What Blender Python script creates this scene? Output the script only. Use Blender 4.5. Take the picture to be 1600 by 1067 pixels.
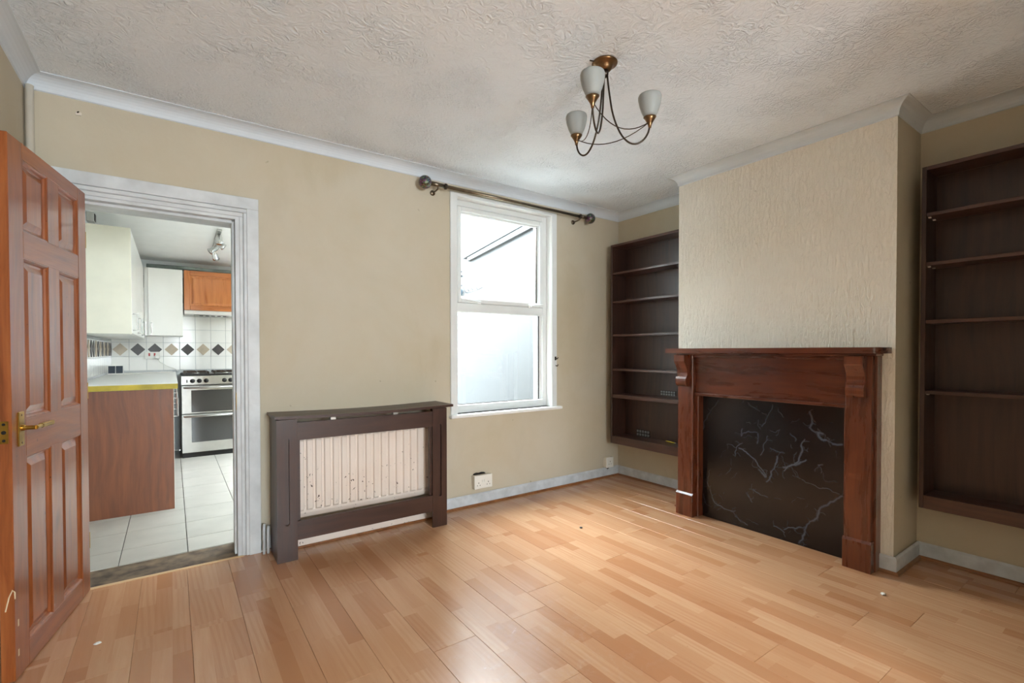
import bpy, bmesh, math, random
from mathutils import Vector, Matrix
from mathutils.geometry import tessellate_polygon
for o in list(bpy.data.objects): bpy.data.objects.remove(o)
SC = bpy.context.scene; COL = SC.collection
random.seed(7)
def lin(c): return c/12.92 if c <= .04045 else ((c+.055)/1.055)**2.4
def S(r, g, b, a=1): return (lin(r/255), lin(g/255), lin(b/255), a)

# ------------------------------------------------------------- camera
cam = bpy.data.objects.new('camera', bpy.data.cameras.new('camera')); COL.objects.link(cam)
cam.data.sensor_width = 36; cam.data.lens = 747.81/1600*36
cam.data.shift_y = (559.76-533.5)/1600; cam.data.clip_start = .02
cam.location = (0, -3.2028, 1.1996)
YAW, PIT, ROL = math.radians(35.384), math.radians(-.826), math.radians(-.074)
cam.matrix_world = Matrix.Translation(cam.location) @ Matrix.Rotation(-YAW, 4, 'Z') @ Matrix.Rotation(math.pi/2+PIT, 4, 'X') @ Matrix.Rotation(ROL, 4, 'Z')
SC.camera = cam
# ------------------------------------------------------------- sky, daylight, exposure
w = bpy.data.worlds.new('sky'); SC.world = w; w.use_nodes = True
w.node_tree.nodes['Background'].inputs[0].default_value = (.83, .935, 1, 1)
w.node_tree.nodes['Background'].inputs[1].default_value = 30.0
def area(name, loc, rot, sx, sy, power, col=(1, 1, 1)):
    l = bpy.data.lights.new(name, 'AREA'); l.shape = 'RECTANGLE'; l.size = sx; l.size_y = sy; l.energy = power; l.color = col
    o = bpy.data.objects.new(name, l); COL.objects.link(o); o.location = loc; o.rotation_euler = rot; return o
# sky portals in the three windows and the added rooflight (they only guide the sampling of the sky)
for nm, loc, rot, sx, sy in (('street_window_portal', (.75, -6.30, 1.5), (math.pi/2, 0, 0), 1.1, 1.3), ('kitchen_window_portal', (1.54, 1.95, 1.6), (0, math.pi/2, 0), 1.3, 2.4), ('added_rooflight_portal', (.5, .8, 2.51), (0, 0, 0), .4, .4), ('yard_window_portal', (2.2245, .13, 1.55), (-math.pi/2, 0, 0), .93, 1.65)):
    area(nm, loc, rot, sx, sy, 1).data.cycles.is_portal = True
SC.view_settings.view_transform = 'Standard'; SC.view_settings.look = 'None'
SC.view_settings.exposure = 1.1; SC.view_settings.gamma = 1; SC.view_settings.use_curve_mapping = False

# ------------------------------------------------------------- material helpers
class NT:
    def __init__(s, name):
        s.m = bpy.data.materials.new(name); s.m.use_nodes = True
        s.t = s.m.node_tree; s.b = s.t.nodes['Principled BSDF']; s.out = s.t.nodes['Material Output']
    def n(s, typ, ins=None, **kw):
        x = s.t.nodes.new(typ)
        for k, v in kw.items(): setattr(x, k, v)
        for k, v in (ins or {}).items(): s.set(x.inputs[k], v)
        return x
    def set(s, inp, v):
        if isinstance(v, bpy.types.NodeSocket): s.t.links.new(v, inp)
        elif isinstance(v, bpy.types.Node): s.t.links.new(v.outputs[0], inp)
        else: inp.default_value = v
    def p(s, **kw):
        for k, v in kw.items(): s.set(s.b.inputs[k.replace('_', ' ')], v)
    def math(s, op, a, b=0., c=None):
        x = s.n('ShaderNodeMath', operation=op); s.set(x.inputs[0], a); s.set(x.inputs[1], b)
        if c is not None: s.set(x.inputs[2], c)
        return x.outputs[0]
    def coord(s, rnd=True):
        tc = s.n('ShaderNodeTexCoord').outputs['Object']
        if not rnd: return tc
        r = s.n('ShaderNodeObjectInfo').outputs['Random']
        v = s.n('ShaderNodeCombineXYZ', {0: s.math('MULTIPLY', r, 37.), 1: s.math('MULTIPLY', r, 53.), 2: s.math('MULTIPLY', r, 71.)})
        return s.n('ShaderNodeVectorMath', {0: tc, 1: v}, operation='ADD').outputs[0]
    def map(s, v, scale=(1, 1, 1), loc=(0, 0, 0), rot=(0, 0, 0)):
        return s.n('ShaderNodeMapping', {0: v, 'Scale': scale, 'Location': loc, 'Rotation': rot}).outputs[0]
    def noise(s, v, scale=5., detail=4., rough=.5, dist=0.):
        return s.n('ShaderNodeTexNoise', {'Vector': v, 'Scale': scale, 'Detail': detail, 'Roughness': rough, 'Distortion': dist}).outputs[0]
    def ramp(s, f, stops, interp='LINEAR'):
        x = s.n('ShaderNodeValToRGB', {0: f}); x.color_ramp.interpolation = interp
        e = x.color_ramp.elements
        while len(e) < len(stops): e.new(.5)
        for i, (p, c) in enumerate(stops):
            e[i].position = p; e[i].color = c if not isinstance(c, (int, float)) else (c, c, c, 1)
        return x.outputs[0]
    def mix(s, f, a, b, mode='MIX'):
        x = s.n('ShaderNodeMix', data_type='RGBA', blend_type=mode)
        s.set(x.inputs[0], f); s.set(x.inputs[6], a); s.set(x.inputs[7], b); return x.outputs[2]
    def bump(s, h, strength=.3, dist=.01, normal=None):
        x = s.n('ShaderNodeBump', {'Height': h, 'Strength': strength, 'Distance': dist})
        if normal is not None: s.set(x.inputs['Normal'], normal)
        return x.outputs[0]

def plain(name, col, rough=.5, metal=0., var=.06, scale=8., bump=.0, coat=0., spec=.5):
    k = NT(name); v = k.coord()
    n = k.noise(v, scale, 5.)
    d = tuple(max(0, c*(1-var*2.2)) for c in col[:3])+(1,)
    k.p(Base_Color=k.ramp(n, [(.3, d), (.7, col)]), Roughness=rough, Metallic=metal)
    k.b.inputs['Coat Weight'].default_value = coat; k.b.inputs['Specular IOR Level'].default_value = spec
    if bump: k.p(Normal=k.bump(k.noise(v, scale*6, 4.), bump, .003))
    return k.m

def wood(name, dark, mid, light, axis=2, rough=.35, coat=.3, fine=1., knots=.5, ring=.35, spec=.5, bump=.08, dents=0.):
    """stained timber, grain running along the given object axis"""
    k = NT(name); v = k.coord()
    sc = [9., 9., 9.]; sc[axis] = .75
    w1 = k.noise(v, 1.6, 2.)
    warp = k.n('ShaderNodeVectorMath', {0: v, 1: k.n('ShaderNodeVectorMath', {0: k.n('ShaderNodeTexNoise', {'Vector': v, 'Scale': 1.3, 'Detail': 2.}).outputs[1], 3: .16}, operation='SCALE').outputs[0]}, operation='ADD').outputs[0]
    g = k.noise(k.map(warp, [a*fine for a in sc]), 2.2, 7., .6, .3)
    sc2 = [70., 70., 70.]; sc2[axis] = 2.2
    f = k.noise(k.map(v, sc2), 2., 3.)
    sc3 = [5., 5., 5.]; sc3[axis] = .55
    rg = k.n('ShaderNodeTexWave', {'Vector': k.map(warp, sc3), 'Scale': 1.5, 'Distortion': 7., 'Detail': 4., 'Detail Scale': 1.2}, wave_type='RINGS', rings_direction='XYZ'[axis]).outputs[1]
    t = k.math('ADD', k.math('MULTIPLY', g, .75), k.math('MULTIPLY', k.math('SUBTRACT', rg, .5), ring*.22))
    t = k.math('ADD', t, k.math('MULTIPLY', f, .22))
    c = k.ramp(t, [(.22, dark), (.48, mid), (.78, light)])
    sk = [3.2, 3.2, 3.2]; sk[axis] = 1.9
    vo = k.n('ShaderNodeTexVoronoi', {'Vector': k.map(warp, sk), 'Scale': 1.}).outputs[0]
    kn = k.ramp(vo, [(.03, 1.), (.12, 0.)])
    c = k.mix(k.math('MULTIPLY', kn, knots), c, tuple(a*.3 for a in dark[:3])+(1,))
    if dents:
        dm = k.ramp(k.noise(k.map(v, (14, 14, 8)), 5., 2.), [(.70, 0.), (.735, 1.)])
        dm = k.math('MULTIPLY', dm, k.ramp(w1, [(.45, 0.), (.6, 1.)]))
        c = k.mix(k.math('MULTIPLY', dm, dents), c, (.02, .012, .01, 1))
    r = k.ramp(g, [(.3, rough*.85), (.7, min(1, rough*1.2))])
    k.p(Base_Color=c, Roughness=r, Coat_Weight=coat, Coat_Roughness=.18, Specular_IOR_Level=spec, Normal=k.bump(k.math('ADD', g, k.math('MULTIPLY', f, .5)), bump, .004))
    return k.m

def wall_paint(name, col, stain, bumpk=.12, mark=.5):
    k = NT(name); v = k.coord(False)
    a = k.noise(v, 1.1, 6., .62, .4); b = k.noise(v, 5., 5., .6); c0 = k.noise(k.map(v, (1, 1, .35)), 2.4, 5., .6, .6)
    c = k.mix(k.ramp(a, [(.38, 0.), (.7, .75)]), col, stain)
    c = k.mix(k.ramp(c0, [(.55, 0.), (.8, .45)]), c, tuple(x*.78 for x in stain[:3])+(1,))
    c = k.mix(k.ramp(b, [(.5, 0.), (.8, .25)]), c, tuple(min(1, x*1.12) for x in col[:3])+(1,))
    m = k.ramp(k.noise(v, 17., 2., .4), [(.755, 0.), (.79, 1.)])
    c = k.mix(k.math('MULTIPLY', m, mark), c, tuple(x*.55 for x in stain[:3])+(1,))
    h = k.math('ADD', k.math('MULTIPLY', k.noise(v, 3., 5.), .8), k.math('MULTIPLY', k.noise(v, 60., 4.), .12))
    k.p(Base_Color=c, Roughness=.72, Specular_IOR_Level=.3, Normal=k.bump(h, bumpk, .03))
    return k.m

# ------------------------------------------------------------- mesh helpers
def link(name, me, mat, parent=None, smooth=False, center=True):
    """one mesh object; its origin goes to the middle of its bounds"""
    c = Vector((0, 0, 0))
    if center and len(me.vertices):
        lo = Vector([min(v.co[i] for v in me.vertices) for i in range(3)]); hi = Vector([max(v.co[i] for v in me.vertices) for i in range(3)])
        c = (lo+hi)/2; me.transform(Matrix.Translation(-c))
    if mat is not None:
        for m in (mat if isinstance(mat, (list, tuple)) else [mat]): me.materials.append(m)
    if smooth: me.polygons.foreach_set('use_smooth', [True]*len(me.polygons))
    o = bpy.data.objects.new(name, me); COL.objects.link(o); o.location = c
    if parent is not None: attach(o, parent)
    return o
def world_of(o):
    m = o.matrix_basis.copy()
    return m if o.parent is None else world_of(o.parent) @ o.matrix_parent_inverse @ m
def attach(o, parent):
    o.parent = parent; o.matrix_parent_inverse = world_of(parent).inverted()
def local(o, parent):           # parent with coordinates already in the parent's frame
    o.parent = parent; o.matrix_parent_inverse = Matrix.Identity(4); return o
def bmo(name, bm, mat, parent=None, smooth=False, center=True):
    bmesh.ops.recalc_face_normals(bm, faces=bm.faces[:])
    me = bpy.data.meshes.new(name); bm.to_mesh(me); bm.free()
    return link(name, me, mat, parent, smooth, center)
def addbox(bm, x0, x1, y0, y1, z0, z1, bev=0., seg=1):
    t = bmesh.new() if bev else bm
    vs = [t.verts.new((x, y, z)) for z in (z0, z1) for y in (y0, y1) for x in (x0, x1)]
    for f in ((0, 2, 3, 1), (4, 5, 7, 6), (0, 1, 5, 4), (2, 6, 7, 3), (0, 4, 6, 2), (1, 3, 7, 5)): t.faces.new([vs[i] for i in f])
    if bev:
        bmesh.ops.bevel(t, geom=t.edges[:], offset=bev, segments=seg, affect='EDGES', profile=.5)
        me = bpy.data.meshes.new('t'); t.to_mesh(me); t.free(); bm.from_mesh(me); bpy.data.meshes.remove(me)
def box(name, x0, x1, y0, y1, z0, z1, mat, parent=None, bev=0., seg=1):
    bm = bmesh.new(); addbox(bm, min(x0, x1), max(x0, x1), min(y0, y1), max(y0, y1), min(z0, z1), max(z0, z1), bev, seg)
    return bmo(name, bm, mat, parent)
def addprism(bm, loops, to3, d0, d1):
    """outer loop + holes in 2-D, extruded from depth d0 to d1; to3(u, v, d) -> xyz"""
    tris = tessellate_polygon([[Vector((a, b, 0)) for a, b in L] for L in loops])
    flat = [q for L in loops for q in L]
    A = [bm.verts.new(to3(a, b, d0)) for a, b in flat]; B = [bm.verts.new(to3(a, b, d1)) for a, b in flat]
    for t in tris:
        try: bm.faces.new([A[i] for i in t]); bm.faces.new([B[i] for i in t][::-1])
        except ValueError: pass
    i0 = 0
    for L in loops:
        n = len(L)
        for i in range(n):
            a, b = i0+i, i0+(i+1) % n
            bm.faces.new([A[a], A[b], B[b], B[a]])
        i0 += n
def rect(a0, a1, b0, b1): return [(a0, b0), (a1, b0), (a1, b1), (a0, b1)]
XZ = lambda u, v, d: (u, d, v)
YZ = lambda u, v, d: (d, u, v)
XY = lambda u, v, d: (u, v, d)
def prism(name, loops, to3, d0, d1, mat, parent=None, bev=0.):
    bm = bmesh.new(); addprism(bm, loops, to3, d0, d1)
    return bmo(name, bm, mat, parent)
def addtube(bm, pts, r, n=8, cap=True, rs=None):
    pts = [Vector(p) for p in pts]; rings = []
    up = Vector((0, 0, 1)); prev = None
    for i, p in enumerate(pts):
        t = (pts[min(i+1, len(pts)-1)]-pts[max(i-1, 0)]).normalized()
        a = prev if prev is not None else (up if abs(t.dot(up)) < .9 else Vector((1, 0, 0)))
        a = (a-t*a.dot(t)).normalized(); b = t.cross(a); prev = a
        rr = rs[i] if rs else r
        rings.append([bm.verts.new(p+(a*math.cos(2*math.pi*k/n)+b*math.sin(2*math.pi*k/n))*rr) for k in range(n)])
    for A, B in zip(rings, rings[1:]):
        for k in range(n): bm.faces.new([A[k], A[(k+1) % n], B[(k+1) % n], B[k]])
    if cap: bm.faces.new(rings[0][::-1]); bm.faces.new(rings[-1])
def tube(name, pts, r, mat, parent=None, n=8, rs=None):
    bm = bmesh.new(); addtube(bm, pts, r, n, True, rs); return bmo(name, bm, mat, parent, True)
def addlathe(bm, prof, c=(0, 0, 0), n=24, axis='z', closed=False):
    rings = []
    for r, h in prof:
        ring = []
        for k in range(n):
            a = 2*math.pi*k/n; x, y = r*math.cos(a), r*math.sin(a)
            q = {'z': (x, y, h), 'y': (x, h, y), 'x': (h, x, y)}[axis]
            ring.append(bm.verts.new((c[0]+q[0], c[1]+q[1], c[2]+q[2])))
        rings.append(ring)
    pr = list(zip(rings, rings[1:]))+([(rings[-1], rings[0])] if closed else [])
    for A, B in pr:
        for k in range(n): bm.faces.new([A[k], A[(k+1) % n], B[(k+1) % n], B[k]])
    if not closed: bm.faces.new(rings[0][::-1]); bm.faces.new(rings[-1])
def lathe(name, prof, c, mat, parent=None, n=24, axis='z', smooth=True, closed=False):
    bm = bmesh.new(); addlathe(bm, prof, c, n, axis, closed); return bmo(name, bm, mat, parent, smooth)
def tag(o, label, cat, group=None):
    o['label'] = label; o['category'] = cat
    if group: o['group'] = group
    return o
def thing(name, loc, label, cat, group=None, rz=0):
    o = bpy.data.objects.new(name, None); COL.objects.link(o); o.location = loc; o.rotation_euler = (0, 0, rz); o.empty_display_size = .1
    return tag(o, label, cat, group)
def struct(o, label=None, cat=None):
    o['kind'] = 'structure'
    if label: o['label'] = label
    if cat: o['category'] = cat
    return o
def sempty(name, loc, label, cat, rz=0):
    return struct(thing(name, loc, label, cat, None, rz))
def stadium(cx, z0, z1, hw, n=8):
    L = []
    for k in range(n+1): a = math.pi*k/n; L.append((cx+hw*math.cos(a), z1-hw+hw*math.sin(a)))
    for k in range(n+1): a = math.pi+math.pi*k/n; L.append((cx+hw*math.cos(a), z0+hw+hw*math.sin(a)))
    return L
def sweep(path, prof, i0, i1):
    """profile (out, z) mitred along one stretch path[i0] -> path[i1]; the room lies to the right of the heading"""
    def nrm(a, b): d = Vector(b)-Vector(a); d.normalize(); return Vector((d.y, -d.x))
    bm = bmesh.new(); rings = []
    for i in (i0, i1):
        n1 = nrm(path[i-1], path[i]) if i > 0 else nrm(path[i], path[i+1])
        n2 = nrm(path[i], path[i+1]) if i < len(path)-1 else n1
        m = (n1+n2)/(1+n1.dot(n2))
        rings.append([bm.verts.new((path[i][0]+m.x*o, path[i][1]+m.y*o, z)) for o, z in prof])
    A, B = rings; n = len(prof)
    for k in range(n): bm.faces.new([A[k], A[(k+1) % n], B[(k+1) % n], B[k]])
    bm.faces.new(A[::-1]); bm.faces.new(B)
    return bm

# ------------------------------------------------------------- dimensions
XL, XR, XC, Y1, Y2, YR = -.559, 3.543, 3.160, -.954, -2.302, -3.45
ZC, ZT, CT = 2.451, 2.522, .0665
TH = .245                                  # thickness of the window wall

# ------------------------------------------------------------- materials
M = {}
M['wall'] = wall_paint('cream_wall', S(195, 186, 167), S(187, 173, 145))
M['wall_alc'] = wall_paint('cream_wall_alcove', S(196, 186, 165), S(187, 172, 142))
M['wall_front'] = wall_paint('front_room_wall', S(214, 204, 186), S(205, 190, 165))
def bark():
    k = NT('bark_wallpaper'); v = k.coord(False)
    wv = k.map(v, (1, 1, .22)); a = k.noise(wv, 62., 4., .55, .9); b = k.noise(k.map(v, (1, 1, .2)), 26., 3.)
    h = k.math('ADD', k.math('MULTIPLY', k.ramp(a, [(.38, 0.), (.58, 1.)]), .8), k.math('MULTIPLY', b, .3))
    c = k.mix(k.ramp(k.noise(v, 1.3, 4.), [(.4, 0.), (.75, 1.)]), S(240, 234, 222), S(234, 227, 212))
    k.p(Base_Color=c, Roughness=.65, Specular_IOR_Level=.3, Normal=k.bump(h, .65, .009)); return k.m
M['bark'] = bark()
def artex():
    k = NT('artex_ceiling'); v = k.coord(False)
    pat = k.ramp(k.noise(v, 3.2, 4.), [(.46, .25), (.6, 1.)])
    sw = k.noise(v, 19., 3., .5, 3.); fi = k.noise(v, 45., 5., .6, 1.)
    h = k.math('MULTIPLY', k.math('ADD', k.ramp(sw, [(.4, 0.), (.62, 1.)]), k.math('MULTIPLY', fi, .45)), pat)
    # combed fan pattern round the lamp
    q = k.n('ShaderNodeVectorMath', {0: v, 1: (1.627, -1.648, 0)}, operation='SUBTRACT').outputs[0]
    s = k.n('ShaderNodeSeparateXYZ', {0: q}); ang = k.math('ARCTAN2', s.outputs[1], s.outputs[0])
    rr = k.n('ShaderNodeVectorMath', {0: k.n('ShaderNodeVectorMath', {0: q, 1: (1, 1, 0)}, operation='MULTIPLY').outputs[0]}, operation='LENGTH').outputs[1]
    wob = k.math('MULTIPLY', k.noise(v, 9., 2.), 5.)
    fan = k.math('SINE', k.math('ADD', k.math('MULTIPLY', ang, 46.), wob))
    msk = k.ramp(rr, [(.09, 0.), (.14, 1.), (.36, .8), (.46, 0.)])
    h = k.math('ADD', h, k.math('MULTIPLY', k.math('MULTIPLY', k.math('MULTIPLY', fan, msk), k.ramp(k.noise(v, 5., 3.), [(.42, 0.), (.6, 1.)])), .16))
    c = k.mix(k.ramp(k.noise(v, 1.0, 4.), [(.4, 0.), (.7, 1.)]), S(240, 248, 255), S(236, 244, 252))
    k.p(Base_Color=c, Roughness=.6, Specular_IOR_Level=.35, Normal=k.bump(h, .68, .012)); return k.m
M['ceil'] = artex()
M['coving'] = plain('coving_white', S(214, 221, 227), .55, var=.04, scale=3)
M['white'] = plain('white_paint', S(226, 227, 225), .4, var=.04, scale=5)
M['whitewood'] = plain('chipped_white_paint', S(212, 215, 216), .45, var=.10, scale=9, bump=.25)
M['skirt'] = plain('skirting_white', S(208, 213, 217), .5, var=.12, scale=14, bump=.3)
M['reveal'] = plain('white_gloss', S(238, 238, 235), .3, var=.02)
M['upvc'] = plain('white_window_frame', S(226, 228, 226), .35, var=.02)
M['bead'] = wood('bead_wood', S(98, 58, 30), S(134, 84, 46), S(160, 106, 62), 1, knots=0)
def laminate():
    k = NT('laminate_board'); tc = k.n('ShaderNodeTexCoord').outputs['Object']; rnd = k.n('ShaderNodeObjectInfo').outputs['Random']
    s = k.n('ShaderNodeSeparateXYZ', {0: tc})
    st = k.math('FLOOR', k.math('DIVIDE', k.math('ADD', s.outputs[0], .098), .06534))
    hs = k.n('ShaderNodeTexWhiteNoise', {'Vector': k.n('ShaderNodeCombineXYZ', {0: st, 1: k.math('MULTIPLY', rnd, 91.), 2: 3.}).outputs[0]}).outputs[0]
    L = k.math('ADD', .30, k.math('MULTIPLY', hs, .16))
    sg = k.math('FLOOR', k.math('DIVIDE', k.math('ADD', s.outputs[1], k.math('MULTIPLY', hs, 7.)), L))
    idv = k.n('ShaderNodeCombineXYZ', {0: st, 1: sg, 2: k.math('MULTIPLY', rnd, 317.)}).outputs[0]
    wn = k.n('ShaderNodeTexWhiteNoise', {'Vector': idv}); r1 = wn.outputs[0]
    base = k.ramp(r1, [(0., S(176, 122, 85)), (.25, S(190, 141, 103)), (.6, S(197, 151, 114)), (.85, S(202, 158, 121)), (1., S(181, 128, 89))])
    off = k.n('ShaderNodeVectorMath', {0: wn.outputs[1], 3: 9.}, operation='SCALE').outputs[0]
    v = k.n('ShaderNodeVectorMath', {0: tc, 1: off}, operation='ADD').outputs[0]
    g = k.noise(k.map(v, (22, 1.4, 1)), 2., 5., .6, .5)
    ca = k.n('ShaderNodeTexWave', {'Vector': k.map(v, (16, 2.2, 1)), 'Scale': .9, 'Distortion': 4.5, 'Detail': 2., 'Detail Scale': .7}, wave_type='RINGS', rings_direction='Z').outputs[1]
    c = k.mix(k.ramp(g, [(.35, .40), (.65, 0.)]), base, S(182, 126, 88))
    hz = k.n('ShaderNodeSeparateColor', {0: wn.outputs[1]}).outputs[1]
    c = k.mix(k.math('MULTIPLY', k.ramp(ca, [(.2, .5), (.6, 0.)]), k.ramp(hz, [(.45, 0.), (.8, .4)])), c, S(166, 106, 68))
    geo = k.n('ShaderNodeNewGeometry').outputs['Position']
    sc = k.math('MULTIPLY', k.ramp(k.noise(geo, 11., 5., .7, 1.5), [(.5, 0.), (.75, 1.)]), k.ramp(k.n('ShaderNodeVectorMath', {0: geo, 1: (1.15, -1.75, 0)}, operation='DISTANCE').outputs['Value'], [(.2, .8), (.6, .0)]))
    c = k.mix(k.math('MULTIPLY', sc, .22), c, S(206, 190, 178))
    dk = k.ramp(k.noise(geo, 34., 2.), [(.74, 0.), (.78, .35)])
    c = k.mix(dk, c, S(120, 80, 55))
    ro = k.math('ADD', .20, k.math('ADD', k.math('MULTIPLY', sc, .06), k.math('MULTIPLY', k.noise(geo, 2.5, 3.), .08)))
    k.p(Base_Color=c, Roughness=ro, Specular_IOR_Level=.75, Normal=k.bump(g, .05, .002)); return k.m
M['lam'] = laminate()
M['subfloor'] = plain('subfloor', S(70, 48, 32), .9)
M['doorwood'] = wood('stained_pine', S(98, 46, 18), S(146, 78, 36), S(178, 106, 56), 2, .33, .28, dents=.75, ring=.3)
M['doorrail'] = wood('stained_pine_rail', S(98, 46, 18), S(146, 78, 36), S(178, 106, 56), 0, .33, .28, dents=.5, ring=.3)
M['fire'] = wood('mahogany_stain', S(60, 25, 11), S(92, 42, 19), S(122, 60, 28), 2, .28, .5, knots=.5, ring=.25)
M['firey'] = wood('mahogany_stain_across', S(54, 23, 11), S(86, 38, 17), S(114, 54, 25), 1, .28, .5, knots=.7, ring=.25)
M['shelfv'] = wood('walnut_board', S(36, 20, 14), S(58, 36, 27), S(74, 48, 37), 2, .42, .12, knots=.4, ring=.3)
M['shelfy'] = wood('walnut_shelf', S(42, 23, 16), S(70, 42, 32), S(90, 58, 44), 1, .36, .3, knots=.2, ring=.2)
M['cover'] = wood('dark_walnut_veneer', S(40, 21, 13), S(60, 34, 23), S(76, 46, 32), 2, .42, .08, knots=.0, ring=.15)
M['coverx'] = wood('dark_walnut_veneer_across', S(40, 21, 13), S(60, 34, 23), S(76, 46, 32), 0, .42, .08, knots=.0, ring=.15)
def radpaint():
    k = NT('chipped_radiator_paint'); v = k.coord(False)
    s = k.n('ShaderNodeSeparateXYZ', {0: v}); low = k.math('SUBTRACT', .62, k.math('MULTIPLY', s.outputs[2], .9))
    sp = k.ramp(k.noise(k.map(v, (1, 1, .8)), 62., 2., .5), [(.69, 0.), (.715, 1.)])
    sp = k.math('MULTIPLY', sp, k.ramp(k.math('MULTIPLY', k.noise(v, 6., 2.), low), [(.27, 0.), (.34, 1.)]))
    c = k.mix(k.ramp(k.noise(v, 3., 3.), [(.4, 0.), (.7, 1.)]), S(230, 216, 204), S(224, 206, 192))
    c = k.mix(sp, c, S(86, 62, 48))
    k.p(Base_Color=c, Roughness=.45); return k.m
M['rad'] = radpaint()
M['brass'] = plain('brass', S(190, 150, 70), .28, 1., var=.15, scale=25)
M['abrass'] = plain('antique_brass', S(146, 116, 84), .30, 1., var=.2, scale=30)
M['bronze'] = plain('dark_bronze', S(76, 66, 58), .35, .9, var=.15, scale=30)
M['pole'] = plain('aged_brass_pole', S(128, 116, 99), .3, 1., var=.12, scale=30)
def mosaic():
    k = NT('mosaic_ball'); v = k.coord(False)
    e = k.n('ShaderNodeTexVoronoi', {'Vector': v, 'Scale': 95.}, feature='DISTANCE_TO_EDGE').outputs[0]
    c = k.n('ShaderNodeTexVoronoi', {'Vector': v, 'Scale': 95.}).outputs[1]
    k.p(Base_Color=k.mix(k.ramp(e, [(.05, 0.), (.12, 1.)]), S(34, 28, 24), k.mix(.8, c, S(92, 76, 62))), Roughness=.3, Metallic=.5, Normal=k.bump(e, .6, .003)); return k.m
M['mosaic'] = mosaic()
def frosted():
    k = NT('frosted_glass'); 
    k.p(Base_Color=S(188, 191, 188), Roughness=.45, Subsurface_Weight=.4, Subsurface_Radius=(.02, .02, .02), Specular_IOR_Level=.4)
    tr = k.n('ShaderNodeBsdfTranslucent', {0: S(196, 199, 196)})
    mx = k.n('ShaderNodeMixShader', {0: .35, 1: k.b.outputs[0], 2: tr.outputs[0]}); k.t.links.new(mx.outputs[0], k.out.inputs[0]); return k.m
M['frost'] = frosted()
def pane():
    k = NT('window_glass'); k.t.nodes.remove(k.b)
    gl = k.n('ShaderNodeBsdfGlossy', {0: (1, 1, 1, 1), 'Roughness': .02}); tr = k.n('ShaderNodeBsdfTransparent', {0: (.97, .985, .98, 1)})
    mx = k.n('ShaderNodeMixShader', {0: .05, 1: tr.outputs[0], 2: gl.outputs[0]}); k.t.links.new(mx.outputs[0], k.out.inputs[0]); return k.m
M['pane'] = pane()
M['plastic'] = plain('white_plastic', S(232, 230, 222), .35, var=.03)
M['oldplastic'] = plain('aged_cream_plastic', S(222, 212, 196), .4, var=.06)
M['black'] = plain('black', S(22, 21, 22), .4, var=.1)
M['dark'] = plain('dark_hole', S(30, 24, 20), .9)
M['steel'] = plain('brushed_steel', S(196, 196, 192), .3, .85, var=.06, scale=12)
M['chrome'] = plain('chrome', S(210, 210, 208), .12, 1., var=.03)
M['nickel'] = plain('satin_handle', S(224, 224, 224), .25, .6, var=.03)
M['ovenglass'] = plain('oven_glass', S(52, 52, 52), .12, 0., var=.05, scale=2, spec=.8)
M['laminate_brown'] = wood('brown_wood_laminate', S(92, 48, 24), S(120, 66, 35), S(140, 82, 46), 2, .42, .1, fine=1.3, knots=0, ring=.35)
M['oak'] = wood('varnished_oak', S(158, 84, 34), S(196, 116, 54), S(216, 142, 76), 2, .3, .4, knots=0, ring=.4)
M['oakx'] = wood('varnished_oak_across', S(158, 84, 34), S(190, 110, 52), S(210, 134, 72), 0, .3, .4, knots=0, ring=.2)
M['cabwhite'] = plain('white_cabinet', S(238, 236, 230), .3, var=.01)
M['cabend'] = plain('cream_cabinet_end', S(228, 224, 206), .45, var=.03)
M['worktop'] = plain('pale_worktop', S(224, 224, 220), .35, var=.04, scale=40)
M['yellow'] = plain('bare_yellow_edge', S(206, 180, 40), .5, var=.25, scale=6)
M['tile'] = plain('white_glazed_tile', S(240, 238, 233), .15, var=.015, scale=3)
M['tilebeige'] = plain('beige_tile', S(196, 180, 158), .4, var=.06, scale=20)
M['tilegrey'] = plain('charcoal_tile', S(78, 74, 74), .4, var=.10, scale=20)
M['grout'] = plain('grout', S(196, 198, 198), .8)
M['ftile'] = plain('stone_look_floor_tile', S(186, 182, 172), .3, var=.07, scale=5)
M['fgrout'] = plain('dark_grout', S(74, 70, 62), .9)
M['threshold'] = plain('dirty_threshold', S(126, 104, 80), .75, var=.36, scale=13, bump=.5)
M['thresh_edge'] = plain('pale_bare_edge', S(214, 178, 134), .6)
M['kceil'] = plain('kitchen_ceiling', S(250, 250, 247), .5, var=.02)
M['kwall'] = plain('kitchen_wall', S(228, 231, 230), .5, var=.03)
M['render'] = plain('toned_down_masonry', S(49, 49, 49), .7, var=.03, scale=3)  # white yard wall coloured dark grey to offset the overbright sky
M['ledge'] = plain('toned_down_ledge', S(54, 55, 56), .7, var=.03)  # ledge darkened along with the wall so the strong sky does not clip it
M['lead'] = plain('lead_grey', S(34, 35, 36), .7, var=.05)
M['paving'] = plain('grey_paving', S(150, 148, 144), .85, var=.1)
M['red'] = plain('red_switch', S(190, 40, 40), .35)
M['blue'] = plain('blue_plastic', S(28, 52, 66), .3)  # darkened so the blue still shows under the strong sky
M['navy'] = plain('navy_plastic', S(20, 26, 40), .3)
M['screen'] = plain('device_face', S(54, 62, 72), .2, var=.15)
M['ventgrey'] = plain('vent_grey', S(128, 130, 130), .5)
M['mark'] = plain('filler_white', S(226, 205, 170), .7)

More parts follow.
